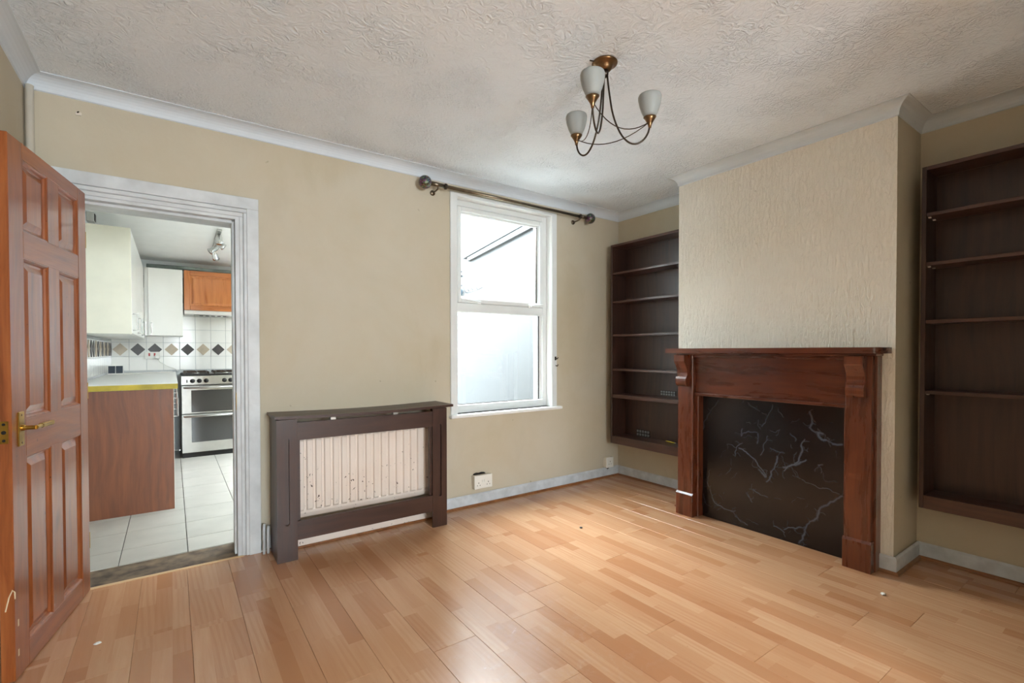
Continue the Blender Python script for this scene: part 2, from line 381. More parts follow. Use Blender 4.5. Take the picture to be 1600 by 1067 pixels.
# ------------------------------------------------------------- the room shell
DX0, DX1, DZ = -.415, .318, 1.985          # doorway in the window wall
WX0, WX1, WZ0, WZ1 = 1.757, 2.692, .722, 2.378
bm = bmesh.new()
addprism(bm, [[(XL-.15, 0), (DX0, 0), (DX0, DZ), (DX1, DZ), (DX1, 0), (XR+.15, 0), (XR+.15, 2.62), (XL-.15, 2.62)], rect(WX0, WX1, WZ0, WZ1)[::-1]], XZ, 0, TH)
struct(bmo('wall_back', bm, M['wall']), 'stained cream wall with the window and the kitchen doorway', 'wall')
struct(box('wall_left', XL-.15, XL, YR, 0, 0, 2.62, M['wall']), 'cream side wall behind the open panelled door', 'wall')
struct(box('wall_right', XR, XR+.15, YR, 0, 0, 2.62, M['wall_alc']), 'cream wall of the two alcoves behind the bookcases', 'wall')
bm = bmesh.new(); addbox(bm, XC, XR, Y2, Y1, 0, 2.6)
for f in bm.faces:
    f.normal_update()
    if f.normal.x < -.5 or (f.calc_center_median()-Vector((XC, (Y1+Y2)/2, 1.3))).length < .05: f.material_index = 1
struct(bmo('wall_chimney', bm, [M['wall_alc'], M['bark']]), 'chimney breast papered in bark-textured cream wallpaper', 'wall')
bm = bmesh.new(); addprism(bm, [[(XL-.15, 0), (-.40, 0), (-.40, 2.2), (1.95, 2.2), (1.95, 0), (XR+.15, 0), (XR+.15, 2.62), (XL-.15, 2.62)]], XZ, YR-.12, YR)
struct(bmo('wall_rear', bm, M['wall']), 'cream wall with a wide opening to the front room', 'wall')
struct(box('ceiling', XL-.15, XR+.15, YR-.12, TH, ZT, ZT+.1, M['ceil'], None), 'white ceiling with swirled textured plaster', 'ceiling').location
o = bpy.data.objects['ceiling']; c = o.location.copy(); o.data.transform(Matrix.Translation((c.x, c.y, 0))); o.location = (0, 0, c.z)
# front room behind the camera, with its street window
struct(box('wall_front_side', XL-.15, XL, -6.4, YR-.12, 0, 2.62, M['wall_front']), 'cream side wall of the front room', 'wall')
struct(box('wall_front_party', XR, XR+.15, -6.4, YR-.12, 0, 2.62, M['wall_front']), 'cream party wall of the front room', 'wall')
bm = bmesh.new(); addprism(bm, [rect(XL-.15, XR+.15, 0, 2.62), rect(.2, 1.3, .85, 2.15)[::-1]], XZ, -6.4, -6.3)
struct(bmo('wall_street', bm, M['wall_front']), 'cream wall with the street window', 'wall')
struct(box('ceiling', XL-.15, XR+.15, -6.4, YR-.12, ZT, ZT+.1, M['white']), 'plain white ceiling of the front room', 'ceiling')
wf = sempty('window_2', (.75, -6.35, .85), 'street window frame of the front room', 'window')
for a, b in ((.2, .25), (1.25, 1.3)): box('stile', a, b, -6.38, -6.34, .85, 2.15, M['upvc'], wf)
for a, b in ((.85, .9), (1.48, 1.53), (2.1, 2.15)): box('rail', .2, 1.3, -6.375, -6.345, a, b, M['upvc'], wf)

# floor: laminate boards on a sub-floor
fl = struct(box('floor', XL-.15, XR+.15, -6.4, 0, -.12, -.008, M['subfloor']), 'orange-brown three-strip wood laminate floor', 'floor')
BW, BL, X0 = .196, 1.285, -.14
ends = {-2: -.665, 0: -.68, 5: -1.478, 8: -1.319, 10: -2.251, 11: -1.286, 13: -2.372}
cache = {}
def board_mesh(sx, sy):
    key = (round(sx, 4), round(sy, 4))
    if key not in cache:
        bm = bmesh.new(); addbox(bm, -sx/2, sx/2, -sy/2, sy/2, -.008, 0)
        bmesh.ops.bevel(bm, geom=[e for e in bm.edges if all(v.co.z > -.001 for v in e.verts)], offset=.0012, segments=1, affect='EDGES')
        bmesh.ops.recalc_face_normals(bm, faces=bm.faces[:])
        me = bpy.data.meshes.new('laminate_board'); bm.to_mesh(me); bm.free(); me.materials.append(M['lam']); cache[key] = me
    return cache[key]
for k in range(-3, 19):
    xa, xb = max(X0+k*BW, XL), min(X0+(k+1)*BW, XR)
    if xb-xa < .02: continue
    e = ends.get(k, -random.uniform(.1, 1.3))
    e -= BL*math.floor(e/BL)+0           # into [0, BL)
    ys = [0.]+[y for y in (e-BL*j for j in range(1, 8)) if YR < y < -.02]+[YR-.12]
    for a, b in zip(ys, ys[1:]):
        o = bpy.data.objects.new('laminate_board', board_mesh(xb-xa-.0007, a-b-.0007)); COL.objects.link(o)
        o.location = ((xa+xb)/2, (a+b)/2, 0); attach(o, fl)
box('front_room_boards', XL, XR, -6.3, YR-.12, -.008, 0, M['lam'], fl)
# coving, skirting, quadrant bead
PATH = [(XL, YR), (XL, 0), (XR, 0), (XR, Y1), (XC, Y1), (XC, Y2), (XR, Y2), (XR, YR), (XL, YR)]
cov = [(0, ZT), (0, ZC)]
for t in (0, .15, .3, .45, .6, .75, .9, 1):
    a = math.pi/2*t; cov.append((.006+(CT-.006)*(1-math.cos(a)), ZC+.004+(ZT-ZC-.008)*math.sin(a)))
cov += [(CT, ZT-.003), (CT, ZT)]
for i, nm in enumerate(('left', 'back', 'alcove', 'return', 'chimney', 'return', 'alcove', 'rear')):
    struct(bmo('trim_%d' % (i+1), sweep(PATH, cov, i, i+1), M['coving']), ['white coving along the left wall', 'white coving along the window wall', 'white coving above the left bookcase', 'short white coving on the far chimney side', 'white coving across the chimney breast', 'short white coving on the near chimney side', 'white coving above the right bookcase', 'white coving along the rear wall'][i], 'coving')
SKP = [(0, 0), (0, .078), (.006, .092), (.012, .094), (.018, .082), (.018, 0)]
BDP = [(.018, 0), (.018, .016)]+[(.018+.013*math.sin(a), .003+.013*math.cos(a)) for a in (0, .5, 1., 1.57)]+[(.031, 0)]
BP = [(.45, 0), (XR, 0), (XR, Y1), (XC, Y1)]
BN = [(XC, -2.24), (XC, Y2), (XR, Y2), (XR, YR)]
for P, names in ((BP, ('back', 'alcove_far', 'return_far')), (BN, ('chimney_near', 'return_near', 'alcove_near'))):
    for i, nm in enumerate(names):
        lab = {'back': 'under the window', 'alcove_far': 'below the left bookcase', 'return_far': 'on the far chimney side', 'chimney_far': 'beside the far fireplace jamb', 'chimney_near': 'chipped stub beside the near fireplace jamb', 'return_near': 'on the near chimney side', 'alcove_near': 'below the right bookcase'}[nm]
        s = struct(bmo('baseboard_'+nm, sweep(P, SKP, i, i+1), M['skirt']), 'worn white skirting board '+lab, 'skirting')
        bmo('quadrant_bead', sweep(P, BDP, i, i+1), M['bead'], s)

# ------------------------------------------------------------- doorway lining and casing
dc = sempty('trim_9', (0, 0, 0), 'chipped white casing round the kitchen doorway', 'door frame')
for x0, x1 in ((.362, .424), (-.47, -.43)): box('architrave', x0, x1, -.022, 0, 0, 2.032, M['whitewood'], dc, .002)
box('architrave', -.47, .424, -.022, 0, 2.032, 2.098, M['whitewood'], dc, .002)
box('moulding', .345, .365, -.016, .0, 0, 2.008, M['whitewood'], dc, .004)
box('moulding', .325, .3445, -.009, .0, 0, 1.984, M['whitewood'], dc, .003)
box('moulding', -.43, .365, -.016, .0, 2.008, 2.032, M['whitewood'], dc, .004)
box('moulding', -.43, .3445, -.009, .0, 1.984, 2.008, M['whitewood'], dc, .003)
box('lining', .305, .330, -.004, TH+.005, 0, 1.99, M['whitewood'], dc)
box('lining', -.43, -.390, -.004, TH+.005, 0, 1.99, M['whitewood'], dc)
box('lining', -.390, .305, -.004, TH+.005, 1.968, 1.99, M['whitewood'], dc)
box('door_stop', .293, .306, .045, .10, 0, 1.965, M['whitewood'], dc, .002)
box('door_stop', -.391, -.383, .045, .10, 0, 1.965, M['whitewood'], dc, .002)
box('door_stop', -.383, .293, .045, .10, 1.953, 1.969, M['whitewood'], dc, .002)
box('strike_plate', .3035, .3055, .008, .03, .86, .96, M['brass'], dc)
th = struct(box('trim_10', -.390, .318, .0, TH+.01, -.02, -.004, M['threshold']), 'dirty dark bare threshold strip between laminate and tiles', 'threshold')
box('edge_strip', -.390, .335, -.016, .004, -.004, .004, M['thresh_edge'], th, .001)

# ------------------------------------------------------------- open six-panel door
DA = math.atan2(-.98510, -.17196)
dr = sempty('door_1', (-.345, -.03, .006), 'reddish stained pine door with six raised panels standing open', 'door', DA)
W, H, T = .743, 1.981, .040                # local: u along x, visible face at y=0, body towards -y; (+y is the kitchen-hinge normal)
def dl(o): return local(o, dr)
def dbox(n, u0, u1, z0, z1, y0, y1, m, bev=.003, seg=1): return dl(box(n, u0, u1, y0, y1, z0, z1, m, None, bev, seg))
# the face that the room sees looks along +y of the frame (left-hand normal of u)
cols = ((.0, .097), (.317, .422), (.635, W)); rows = ((0., .093), (.80, .94), (1.55, 1.65), (1.922, H))
dbox('stile', cols[0][0], cols[0][1], 0, H, -T, 0, M['doorwood'], .0025)
dbox('stile', cols[2][0], cols[2][1], 0, H, -T, 0, M['doorwood'], .0025)
for z0, z1 in rows: dbox('rail', .097, .635, z0, z1, -T, -.0003, M['doorrail'], .001)
for (a0, a1), (b0, b1) in zip(rows, rows[1:]): dbox('muntin', .317, .422, a1, b0, -T, -.0002, M['doorwood'], .001)
def panel(u0, u1, z0, z1):
    bm = bmesh.new()
    def ring(i, y): return [bm.verts.new((a, y, b)) for a, b in ((u0+i, z0+i), (u1-i, z0+i), (u1-i, z1-i), (u0+i, z1-i))]
    R = [ring(0, -.0285), ring(0, -.0015), ring(.004, -.001), ring(.010, -.006), ring(.014, -.013), ring(.022, -.0145), ring(.042, -.0065), ring(.046, -.005)]
    for A, B in zip(R, R[1:]):
        for k in range(4): bm.faces.new([A[k], A[(k+1) % 4], B[(k+1) % 4], B[k]])
    bm.faces.new(R[-1]); bm.faces.new(R[0][::-1])
    dl(bmo('panel', bm, M['doorwood'])) 
for u0, u1 in ((.097, .317), (.422, .635)):
    for (a0, a1), (b0, b1) in zip(rows, rows[1:]): panel(u0, u1, a1, b0)
hp = dbox('handle_plate', .660, .702, .845, .972, 0, .005, M['brass'], .002)
def hsub(o): o.parent = hp; o.matrix_parent_inverse = Matrix.Translation(-hp.location); return o
bm = bmesh.new(); addlathe(bm, [(.011, .004), (.011, .012), (.008, .016), (.008, .045)], (.681, 0, .912), 16, 'y')
addtube(bm, [(.683, .045, .912), (.64, .046, .913)], .008, 10)
addbox(bm, .545, .648, .038, .054, .904, .922, .004)
hsub(bmo('lever', bm, M['brass']))
for z in (.857, .960): hsub(lathe('screw', [(.004, .0045), (.004, .0062)], (.681, 0, z), M['abrass'], None, 10, 'y'))
lp = dbox('latch_plate', W-.0005, W+.002, .865, .945, -.033, -.008, M['brass'], .0008)
def lsub(o): o.parent = lp; o.matrix_parent_inverse = Matrix.Translation(-lp.location); return o
for z in (.876, .934): lsub(lathe('screw', [(.005, W+.0015), (.005, W+.0028)], (0, -.0205, z), M['dark'], None, 10, 'x'))
lsub(lathe('latch_hole', [(.007, W+.0015), (.007, W+.0026)], (0, -.0205, .905), M['dark'], None, 12, 'x'))
# rubbed-bare paint chips on the edge of the door
bm = bmesh.new(); addtube(bm, [(W-.004, .0002, .300), (W-.001, .0012, .325), (W+.0008, -.004, .335), (W+.0006, -.014, .31), (W+.0005, -.024, .26)], .0022, 5); dl(bmo('bare_scrape', bm, M['mark']))
for z in (.19, .08): dbox('bare_chip', W-.030, W-.022, z, z+.025, 0, .0008, M['mark'], .0003)
for z in (.25, 1.0, 1.75):
    hg = dbox('hinge', -.004, .001, z-.04, z+.04, -.03, .001, M['brass'], 0); 

# ------------------------------------------------------------- window to the side yard
wn = sempty('window_1', ((WX0+WX1)/2, .05, WZ0), 'white two-light window with a top-hung upper sash and sill', 'window')
for x0, x1 in ((1.703, 1.760), (2.690, 2.746)): box('architrave', x0, x1, -.016, 0, .72, 2.398, M['upvc'], wn, .003)
box('architrave', 1.755, 2.695, -.016, 0, 2.370, 2.398, M['upvc'], wn, .003)
box('sill', 1.692, 2.790, -.045, .075, .695, .722, M['reveal'], wn, .008, 2)
for x0, x1 in ((WX0-.004, WX0+.006), (WX1-.006, WX1+.004)): box('reveal_lining', x0, x1, -.004, .24, WZ0, WZ1, M['reveal'], wn)
box('reveal_lining', WX0, WX1, -.004, .24, WZ1-.006, WZ1+.004, M['reveal'], wn)
FY0, FY1 = .06, .12
for x0, x1 in ((1.763, 1.800), (2.646, 2.688)): box('frame_stile', x0, x1, FY0, FY1, WZ0, 2.372, M['upvc'], wn, .004)
for z0, z1 in ((.714, .782), (1.507, 1.578), (2.325, 2.372)): box('frame_rail', 1.798, 2.648, FY0+.001, FY1-.001, z0, z1, M['upvc'], wn, .004)
for x0, x1 in ((1.800, 1.832), (2.608, 2.646)): box('sash_stile', x0, x1, .052, .105, 1.580, 2.322, M['upvc'], wn, .005)
for z0, z1 in ((1.580, 1.616), (2.285, 2.322)): box('sash_rail', 1.830, 2.610, .053, .104, z0, z1, M['upvc'], wn, .005)
for a in ((1.832, 1.843), (2.596, 2.608)): box('glazing_bead', a[0], a[1], .075, .095, 1.616, 2.285, M['upvc'], wn, .002)
for a in ((1.800, 1.808), (2.628, 2.646)): box('glazing_bead', a[0], a[1], .085, .10, .782, 1.507, M['upvc'], wn, .002)
box('glazing_bead', 1.843, 2.596, .075, .095, 2.272, 2.285, M['upvc'], wn, .002)
box('gasket', 2.622, 2.628, .086, .10, .782, 1.507, M['dark'], wn)
box('gasket', 2.590, 2.596, .076, .095, 1.616, 2.285, M['bronze'], wn)
box('gasket', 1.808, 2.622, .086, .10, .782, .787, M['bronze'], wn)
box('pane', 1.832, 2.608, .086, .090, 1.612, 2.289, M['pane'], wn)
box('pane', 1.798, 2.648, .092, .096, .778, 1.511, M['pane'], wn)
for x, sgn in ((1.985, -1), (2.500, 1)):
    bm = bmesh.new(); addbox(bm, x-.02, x+.02, .036, .053, 1.572, 1.596, .004); addtube(bm, [(x, .036, 1.585), (x, .022, 1.586), (x+sgn*.02, .018, 1.588), (x+sgn*.12, .02, 1.600)], .007, 8)
    bmo('handle', bm, M['upvc'], wn)
for z in (1.138, 1.076):
    s = thing('curtain_hook', (2.728, -.016, z), 'small %s hook screwed to the right window casing, the %s one' % (('dark', 'upper') if z > 1.1 else ('pale', 'lower')), 'hook', 'hooks on the window casing')
    bm = bmesh.new(); addbox(bm, 2.718, 2.738, -.022, -.016, z-.016, z+.016, .003); bmo('plate', bm, M['bronze'] if z > 1.1 else M['upvc'], s)
    tube('hook_arm', [(2.728, -.022, z), (2.73, -.040, z-.005), (2.735, -.045, z+.01)], .004, M['bronze'], s)

# side yard outside the window
struct(box('ground_yard', XL, 4.0, TH, 7., -.2, -.05, M['paving']), 'grey paving of the side yard', 'ground')
struct(box('wall_yard', 3.62, 3.85, TH, 7., -.05, 4.2, M['render']), 'rendered yard wall beyond the window, darkened to offset the sky', 'wall')
struct(box('wall_yard_end', 1.7, 3.62, 6., 6.2, -.05, 4.2, M['render']), 'rendered end wall of the yard, darkened to offset the sky', 'wall')
lg = thing('wall_flashing', (3.6, 2.2, 2.6), 'sloping white and grey ledge, toned down in colour, on the yard wall seen through the upper pane', 'ledge')
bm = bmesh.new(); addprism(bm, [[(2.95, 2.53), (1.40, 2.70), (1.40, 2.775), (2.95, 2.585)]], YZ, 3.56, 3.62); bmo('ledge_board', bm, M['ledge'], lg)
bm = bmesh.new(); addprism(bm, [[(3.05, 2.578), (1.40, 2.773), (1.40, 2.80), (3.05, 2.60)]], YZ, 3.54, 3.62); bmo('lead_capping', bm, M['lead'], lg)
rk = thing('wall_rack', (3.6, 2.85, 2.1), 'small wire rack with curved prongs on the yard wall', 'rack')
tube('rail', [(3.60, 3.09, 2.085), (3.585, 2.95, 2.075), (3.58, 2.8, 2.078), (3.585, 2.68, 2.09), (3.60, 2.60, 2.11)], .007, M['black'], rk)
for y in (3.03, 2.93, 2.82, 2.69): tube('prong', [(3.585, y, 2.085), (3.56, y+.03, 2.13), (3.56, y+.06, 2.17), (3.57, y+.08, 2.20)], .005, M['black'], rk)
for z, m, t in ((2.05, 'blue', 'darkened blue pump bottle held on the yard wall beside the wire rack'), (2.33, 'navy', 'small navy bottle top held on the yard wall above the wire rack')):
    b = thing('pump_bottle', (3.585, 3.19, z), t, 'bottle')
    hh = .10 if m == 'blue' else .03
    lathe('bottle_body', [(.022, z), (.026, z+.01), (.026, z+hh*.8), (.010, z+hh)], (3.585, 3.19, 0), M[m], b, 14)
    bm = bmesh.new(); addtube(bm, [(3.585, 3.19, z+hh), (3.585, 3.19, z+hh+.045)], .006, 8); addbox(bm, 3.565, 3.60, 3.16, 3.21, z+hh+.04, z+hh+.055, .003); bmo('pump_head', bm, M['navy'], b)
    box('wall_clip', 3.607, 3.62, 3.175, 3.205, z+.01, z+.03, M['steel'], b)

# ------------------------------------------------------------- curtain pole
cp = thing('curtain_pole', (2.27, -.09, 2.392), 'aged brass curtain pole with mosaic ball finials above the window', 'curtain pole')
PY, PZ = -.09, 2.392
tube('rod', [(1.6, PY, PZ), (3.0, PY, PZ)], .0125, M['pole'], cp, 14)
for x0, x1, xf, s in ((1.505, 1.625, 1.463, 1), (3.03, 2.955, 3.075, -1)):
    bm = bmesh.new(); addlathe(bm, sorted([(.0155, x0), (.0155, x1)], key=lambda q: q[1]), (0, PY, PZ), 16, 'x'); bmo('sleeve', bm, M['pole'], cp, True)
    for xx in (x1,):
        bm = bmesh.new(); addlathe(bm, [(.019, xx-.008), (.021, xx-.004), (.021, xx+.004), (.019, xx+.008)], (0, PY, PZ), 16, 'x'); bmo('collar', bm, M['bronze'], cp, True)
    bm = bmesh.new(); bmesh.ops.create_uvsphere(bm, u_segments=24, v_segments=16, radius=.046, matrix=Matrix.Translation((xf, PY, PZ))); bmo('finial', bm, M['mosaic'], cp, True)
for x in (1.562, 2.945):
    bm = bmesh.new(); addlathe(bm, [(.017, -.012), (.02, -.006), (.02, 0)], (x, 0, PZ-.035), 14, 'y'); addtube(bm, [(x, -.005, PZ-.035), (x, -.06, PZ-.035), (x, PY, PZ-.03), (x, PY, PZ-.012)], .006, 8)
    bmo('bracket', bm, M['pole'], cp, True)

# ------------------------------------------------------------- ceiling light
LX, LY = 1.627, -1.648
cl = thing('pendant_light', (LX, LY, ZT), 'three-arm antique brass ceiling light with frosted tulip shades', 'ceiling light')
lathe('ceiling_rose', [(.054, ZT), (.058, ZT-.004), (.057, ZT-.010), (.048, ZT-.014), (.036, ZT-.017), (.033, ZT-.030), (.026, ZT-.038), (.022, ZT-.040)], (LX, LY, 0), M['abrass'], cl, 32)
lathe('stem_hub', [(.018, ZT-.038), (.017, ZT-.058), (.011, ZT-.068)], (LX, LY, 0), M['bronze'], cl, 16)
tube('fixing_screw', [(LX-.075, LY+.02, ZT-.008), (LX-.05, LY+.012, ZT-.008)], .003, M['bronze'], cl)
rv = Vector((math.cos(YAW), -math.sin(YAW), 0)); fv = Vector((math.sin(YAW), math.cos(YAW), 0)); ctr = Vector((LX, LY, 0))
cups = []
for a in (-2, 121, 245):
    d = rv*math.cos(math.radians(a))+fv*math.sin(math.radians(a))
    P = lambda r, z: ctr+d*r+Vector((0, 0, z))
    ctl = [(.012, 2.462), (.016, 2.42), (.024, 2.36), (.034, 2.30), (.052, 2.24), (.080, 2.185), (.115, 2.153), (.150, 2.150), (.180, 2.170), (.198, 2.200), (.205, 2.232)]
    # smooth
    pts = []
    for i in range(len(ctl)-1):
        p0 = ctl[max(i-1, 0)]; p1 = ctl[i]; p2 = ctl[i+1]; p3 = ctl[min(i+2, len(ctl)-1)]
        for t in (0, .33, .66):
            f = lambda k: .5*((2*p1[k])+(-p0[k]+p2[k])*t+(2*p0[k]-5*p1[k]+4*p2[k]-p3[k])*t*t+(-p0[k]+3*p1[k]-3*p2[k]+p3[k])*t**3)
            pts.append(P(f(0), f(1)))
    pts.append(P(*ctl[-1]))
    ar = tube('arm', pts, .0042, M['bronze'], cl, 8)
    q = P(.205, 0)
    lathe('cup', [(.006, 2.220), (.008, 2.232), (.012, 2.242), (.021, 2.257), (.029, 2.268), (.025, 2.270)], q, M['abrass'], cl, 20)
    prof = [(.024, 2.268), (.031, 2.280), (.040, 2.300), (.047, 2.323), (.0515, 2.347), (.052, 2.359), (.049, 2.367), (.045, 2.369), (.045, 2.366), (.048, 2.358), (.0475, 2.346), (.043, 2.324), (.036, 2.302), (.027, 2.283), (.020, 2.273)]
    lathe('shade', prof, q, M['frost'], cl, 28, closed=True)
    lathe('bulb', [(.010, 2.274), (.014, 2.309), (.017, 2.349), (.012, 2.372), (.006, 2.382), (.003, 2.386)], q, M['plastic'], cl, 12)
    cups.append(q)
for i in range(3):
    A, B = cups[i], cups[(i+1) % 3]; mid = (A+B)/2; out = mid-ctr
    pts = []
    for k in range(13):
        t = k/12; p = A.lerp(B, t); s = 4*t*(1-t); pts.append(p-out*(.15*s)+Vector((0, 0, 2.248-.062*s)))
    tube('tie_wire', pts, .0022, M['bronze'], cl, 6)

# ------------------------------------------------------------- radiator and its cover
rd = thing('radiator', (1.06, -.1, .2), 'cream pressed-steel radiator with chipped paint inside the dark cover', 'radiator')
bm = bmesh.new(); N = 17; pitch = .0515; x0 = .600
prof = []
x = x0
while x < 1.485:
    prof += [(x, -.118), (x+.006, -.118), (x+.0115, -.130), (x+.040, -.130), (x+.0455, -.118)]; x += pitch
prof.append((1.505, -.118))
zs = [(.196, .55), (.206, .15), (.222, 0), (.236, 0), (.246, 1), (.66, 1), (.672, 0), (.70, 0), (.712, .3)]
rows_ = []
for z, kf in zs:
    rows_.append([bm.verts.new((a, -.118+((b+.118)*1 if kf == 1 else (.008*kf if z < .215 or z > .705 else -.004)), z)) for a, b in prof])
for A, B in zip(rows_, rows_[1:]):
    for i in range(len(A)-1): bm.faces.new([A[i], A[i+1], B[i+1], B[i]])
addbox(bm, x0-.004, 1.509, -.108, -.085, .196, .712, .006)
bmo('front_panel', bm, M['rad'], rd)
for x in (.70, 1.40): box('wall_bracket', x, x+.03, -.09, -.001, .28, .62, M['rad'], rd)
bm = bmesh.new(); addtube(bm, [(.62, -.10, .21), (.60, -.10, .19), (.545, -.09, .17), (.545, -.085, .063)], .009, 10); bmo('valve_pipe', bm, M['whitewood'], rd, True)
cv = thing('radiator_cover', (1.007, -.13, 0), 'dark walnut radiator cover with slotted posts and sagging top', 'radiator cover')
FY = -.25
for x0, x1, sd in ((.474, .582, 0), (1.437, 1.543, 1)):
    cx = (x0+x1)/2
    p = prism('post', [rect(x0, x1, 0, .812), stadium(cx, .205, .705, .0115)[::-1]], XZ, FY, FY+.014, M['cover'], cv)
    box('slot_back', cx-.016, cx+.016, FY+.0142, FY+.019, .2, .71, M['cover'], p)
box('side_panel', .474, .489, FY+.014, -.02, 0, .812, M['cover'], cv, .001)
box('side_panel', 1.528, 1.543, FY+.014, -.02, 0, .812, M['cover'], cv, .001)
box('rail', .582, 1.437, FY+.002, FY+.017, .690, .793, M['coverx'], cv, .001)
box('rail', .582, 1.437, FY+.002, FY+.017, .112, .221, M['coverx'], cv, .001)
for x0, x1 in ((.582, .60), (1.42, 1.437)): box('batten', x0, x1, FY+.018, FY+.035, .112, .793, M['coverx'], cv)
bm = bmesh.new(); n = 16
up = [(.462+(1.581-.462)*i/n, .836-.011*math.sin(math.pi*i/n)) for i in range(n+1)]
addprism(bm, [[(a, b-.016) for a, b in up]+[(a, b) for a, b in up[::-1]]], XZ, -.275, -.002)
bmesh.ops.remove_doubles(bm, verts=bm.verts[:], dist=1e-5); bmo('top_shelf', bm, M['coverx'], cv)
for x in (.77, 1.16): box('corner_bracket', x, x+.03, FY+.004, FY+.03, .793, .807, M['steel'], cv)
bx_ = thing('pipe_boxing', (1.0, -.06, 0), 'low cream painted pipe boxing along the floor under the radiator', 'boxing')
box('boxing_board', .50, 1.52, -.078, -.033, 0, .062, M['rad'], bx_, .003)
box('quadrant_bead', .50, 1.52, -.091, -.079, 0, .013, M['bead'], bx_, .004)
pp = thing('heating_pipes', (.447, -.04, 0), 'pair of white painted heating pipes by the doorway casing', 'pipe')
for x, h in ((.434, .17), (.456, .155)):
    tube('pipe', [(x, -.05, .0), (x, -.05, h-.015), (x+.002, -.047, h), (x+.006, -.035, h)], .0085, M['whitewood'], pp, 10)
tag(tube('corner_pipe', [(-.538, -.025, .0), (-.538, -.025, ZC+.01)], .0155, M['oldplastic'], None, 12), 'cream painted pipe running up the corner behind the door', 'pipe')

# ------------------------------------------------------------- sockets
def pin(bm, x, z, y, s=1.): addbox(bm, x-.002*s, x+.002*s, y-.0006, y+.0006, z-.004*s, z+.004*s)
ds = thing('double_socket', (1.965, 0, .19), 'cream double socket on a raised box beside the radiator cover', 'socket')
box('back_box', 1.888, 2.046, -.038, 0, .137, .238, M['oldplastic'], ds, .003)
fp = box('faceplate', 1.886, 2.048, -.050, -.038, .135, .240, M['plastic'], ds, .004, 2)
for xc in (1.923, 2.011):
    bm = bmesh.new(); pin(bm, xc, .182, -.0502, 1.2); pin(bm, xc-.012, .163, -.0502); pin(bm, xc+.012, .163, -.0502); bmo('pin_holes', bm, M['dark'], fp)
for xc in (1.957, 1.977): box('switch', xc-.006, xc+.006, -.0535, -.049, .186, .206, M['plastic'], fp, .002)
bm = bmesh.new(); addprism(bm, [[(1.90, .238), (2.01, .238), (2.0, .248), (1.975, .252), (1.95, .249), (1.93, .253), (1.905, .247)]], XZ, -.012, .004); bmo('plaster_gap', bm, M['dark'], ds)
ss = thing('single_socket', (3.37, 0, .15), 'small cream surface socket low in the corner below the bookcase', 'socket')
box('back_box', 3.335, 3.425, -.04, 0, .098, .192, M['oldplastic'], ss, .003)
fp = box('faceplate', 3.333, 3.427, -.050, -.04, .096, .194, M['plastic'], ss, .004, 2)
bm = bmesh.new(); pin(bm, 3.38, .155, -.0502, 1.3); pin(bm, 3.366, .13, -.0502); pin(bm, 3.394, .13, -.0502); bmo('pin_holes', bm, M['bronze'], fp)
bm = bmesh.new(); addprism(bm, [[(3.35, .097), (3.40, .097), (3.392, .085), (3.375, .076), (3.36, .086)]], XZ, -.024, .0); bmo('plaster_gap', bm, M['dark'], ss)

# ------------------------------------------------------------- fireplace
fs = thing('fireplace_surround', (XC, -1.63, 0), 'dark mahogany-stained fireplace surround with carved corbels', 'fireplace')
for (p0, p1), (b0, b1), (k0, k1) in (((-1.150, -1.027), (-1.172, -1.018), (-1.122, -1.036)), ((-2.232, -2.108), (-2.244, -2.090), (-2.208, -2.122))):
    box('jamb_back', 3.088, XC, b0, b1, 0, 1.172, M['fire'], fs, .003)
    box('pilaster', 3.052, 3.090, p0, p1, .15, 1.172, M['fire'], fs, .003)
    pl = box('plinth', 3.040, 3.092, p0-.006, p1+.006, 0, .158, M['fire'], fs, .002)
    bm = bmesh.new(); addprism(bm, [[(3.040, .158), (3.092, .158), (3.092, .170), (3.053, .170)]], lambda u, v, d: (u, d, v), p0-.006, p1+.006); bmo('plinth_chamfer', bm, M['fire'], pl)
    cpf = [(3.055, 1.172), (2.990, 1.172), (2.990, 1.128), (2.994, 1.120), (3.004, 1.105), (3.018, 1.085), (3.028, 1.062), (3.031, 1.042), (3.028, 1.025), (3.018, 1.015), (3.014, 1.006), (3.010, 1.000), (3.008, .985), (3.010, .968), (3.016, .955), (3.026, .947), (3.055, .945)]
    bm = bmesh.new(); addprism(bm, [cpf], lambda u, v, d: (u, d, v), k0, k1); bmo('corbel', bm, M['fire'], fs)
box('frieze', 3.086, XC, -2.108, -1.150, .898, 1.172, M['firey'], fs, .002)
box('frieze_bead', 3.074, 3.10, -2.108, -1.150, .880, .900, M['firey'], fs, .005, 2)
box('cornice_strip', 3.062, 3.09, -2.108, -1.150, 1.152, 1.174, M['firey'], fs, .004, 2)
box('bed_mould', 3.045, XC, -2.25, -1.012, 1.172, 1.186, M['firey'], fs, .003)
r = .035; L = [(XC, -.975), (2.972, -.975), (2.972, -2.286+r)]
for k in range(1, 7): a = math.pi/2*k/6; L.append((2.972+r-r*math.cos(a), -2.286+r-r*math.sin(a)))
L.append((XC, -2.286))
bm = bmesh.new(); addprism(bm, [L[::-1]], XY, 1.186, 1.219)
bmesh.ops.bevel(bm, geom=[e for e in bm.edges if len(e.link_faces) == 2 and abs(e.verts[0].co.z-e.verts[1].co.z) < 1e-5 and e.calc_face_angle(0) > 1 and e.verts[0].co.x < XC-.001], offset=.004, segments=2, affect='EDGES')
bmo('mantel_shelf', bm, M['firey'], fs)
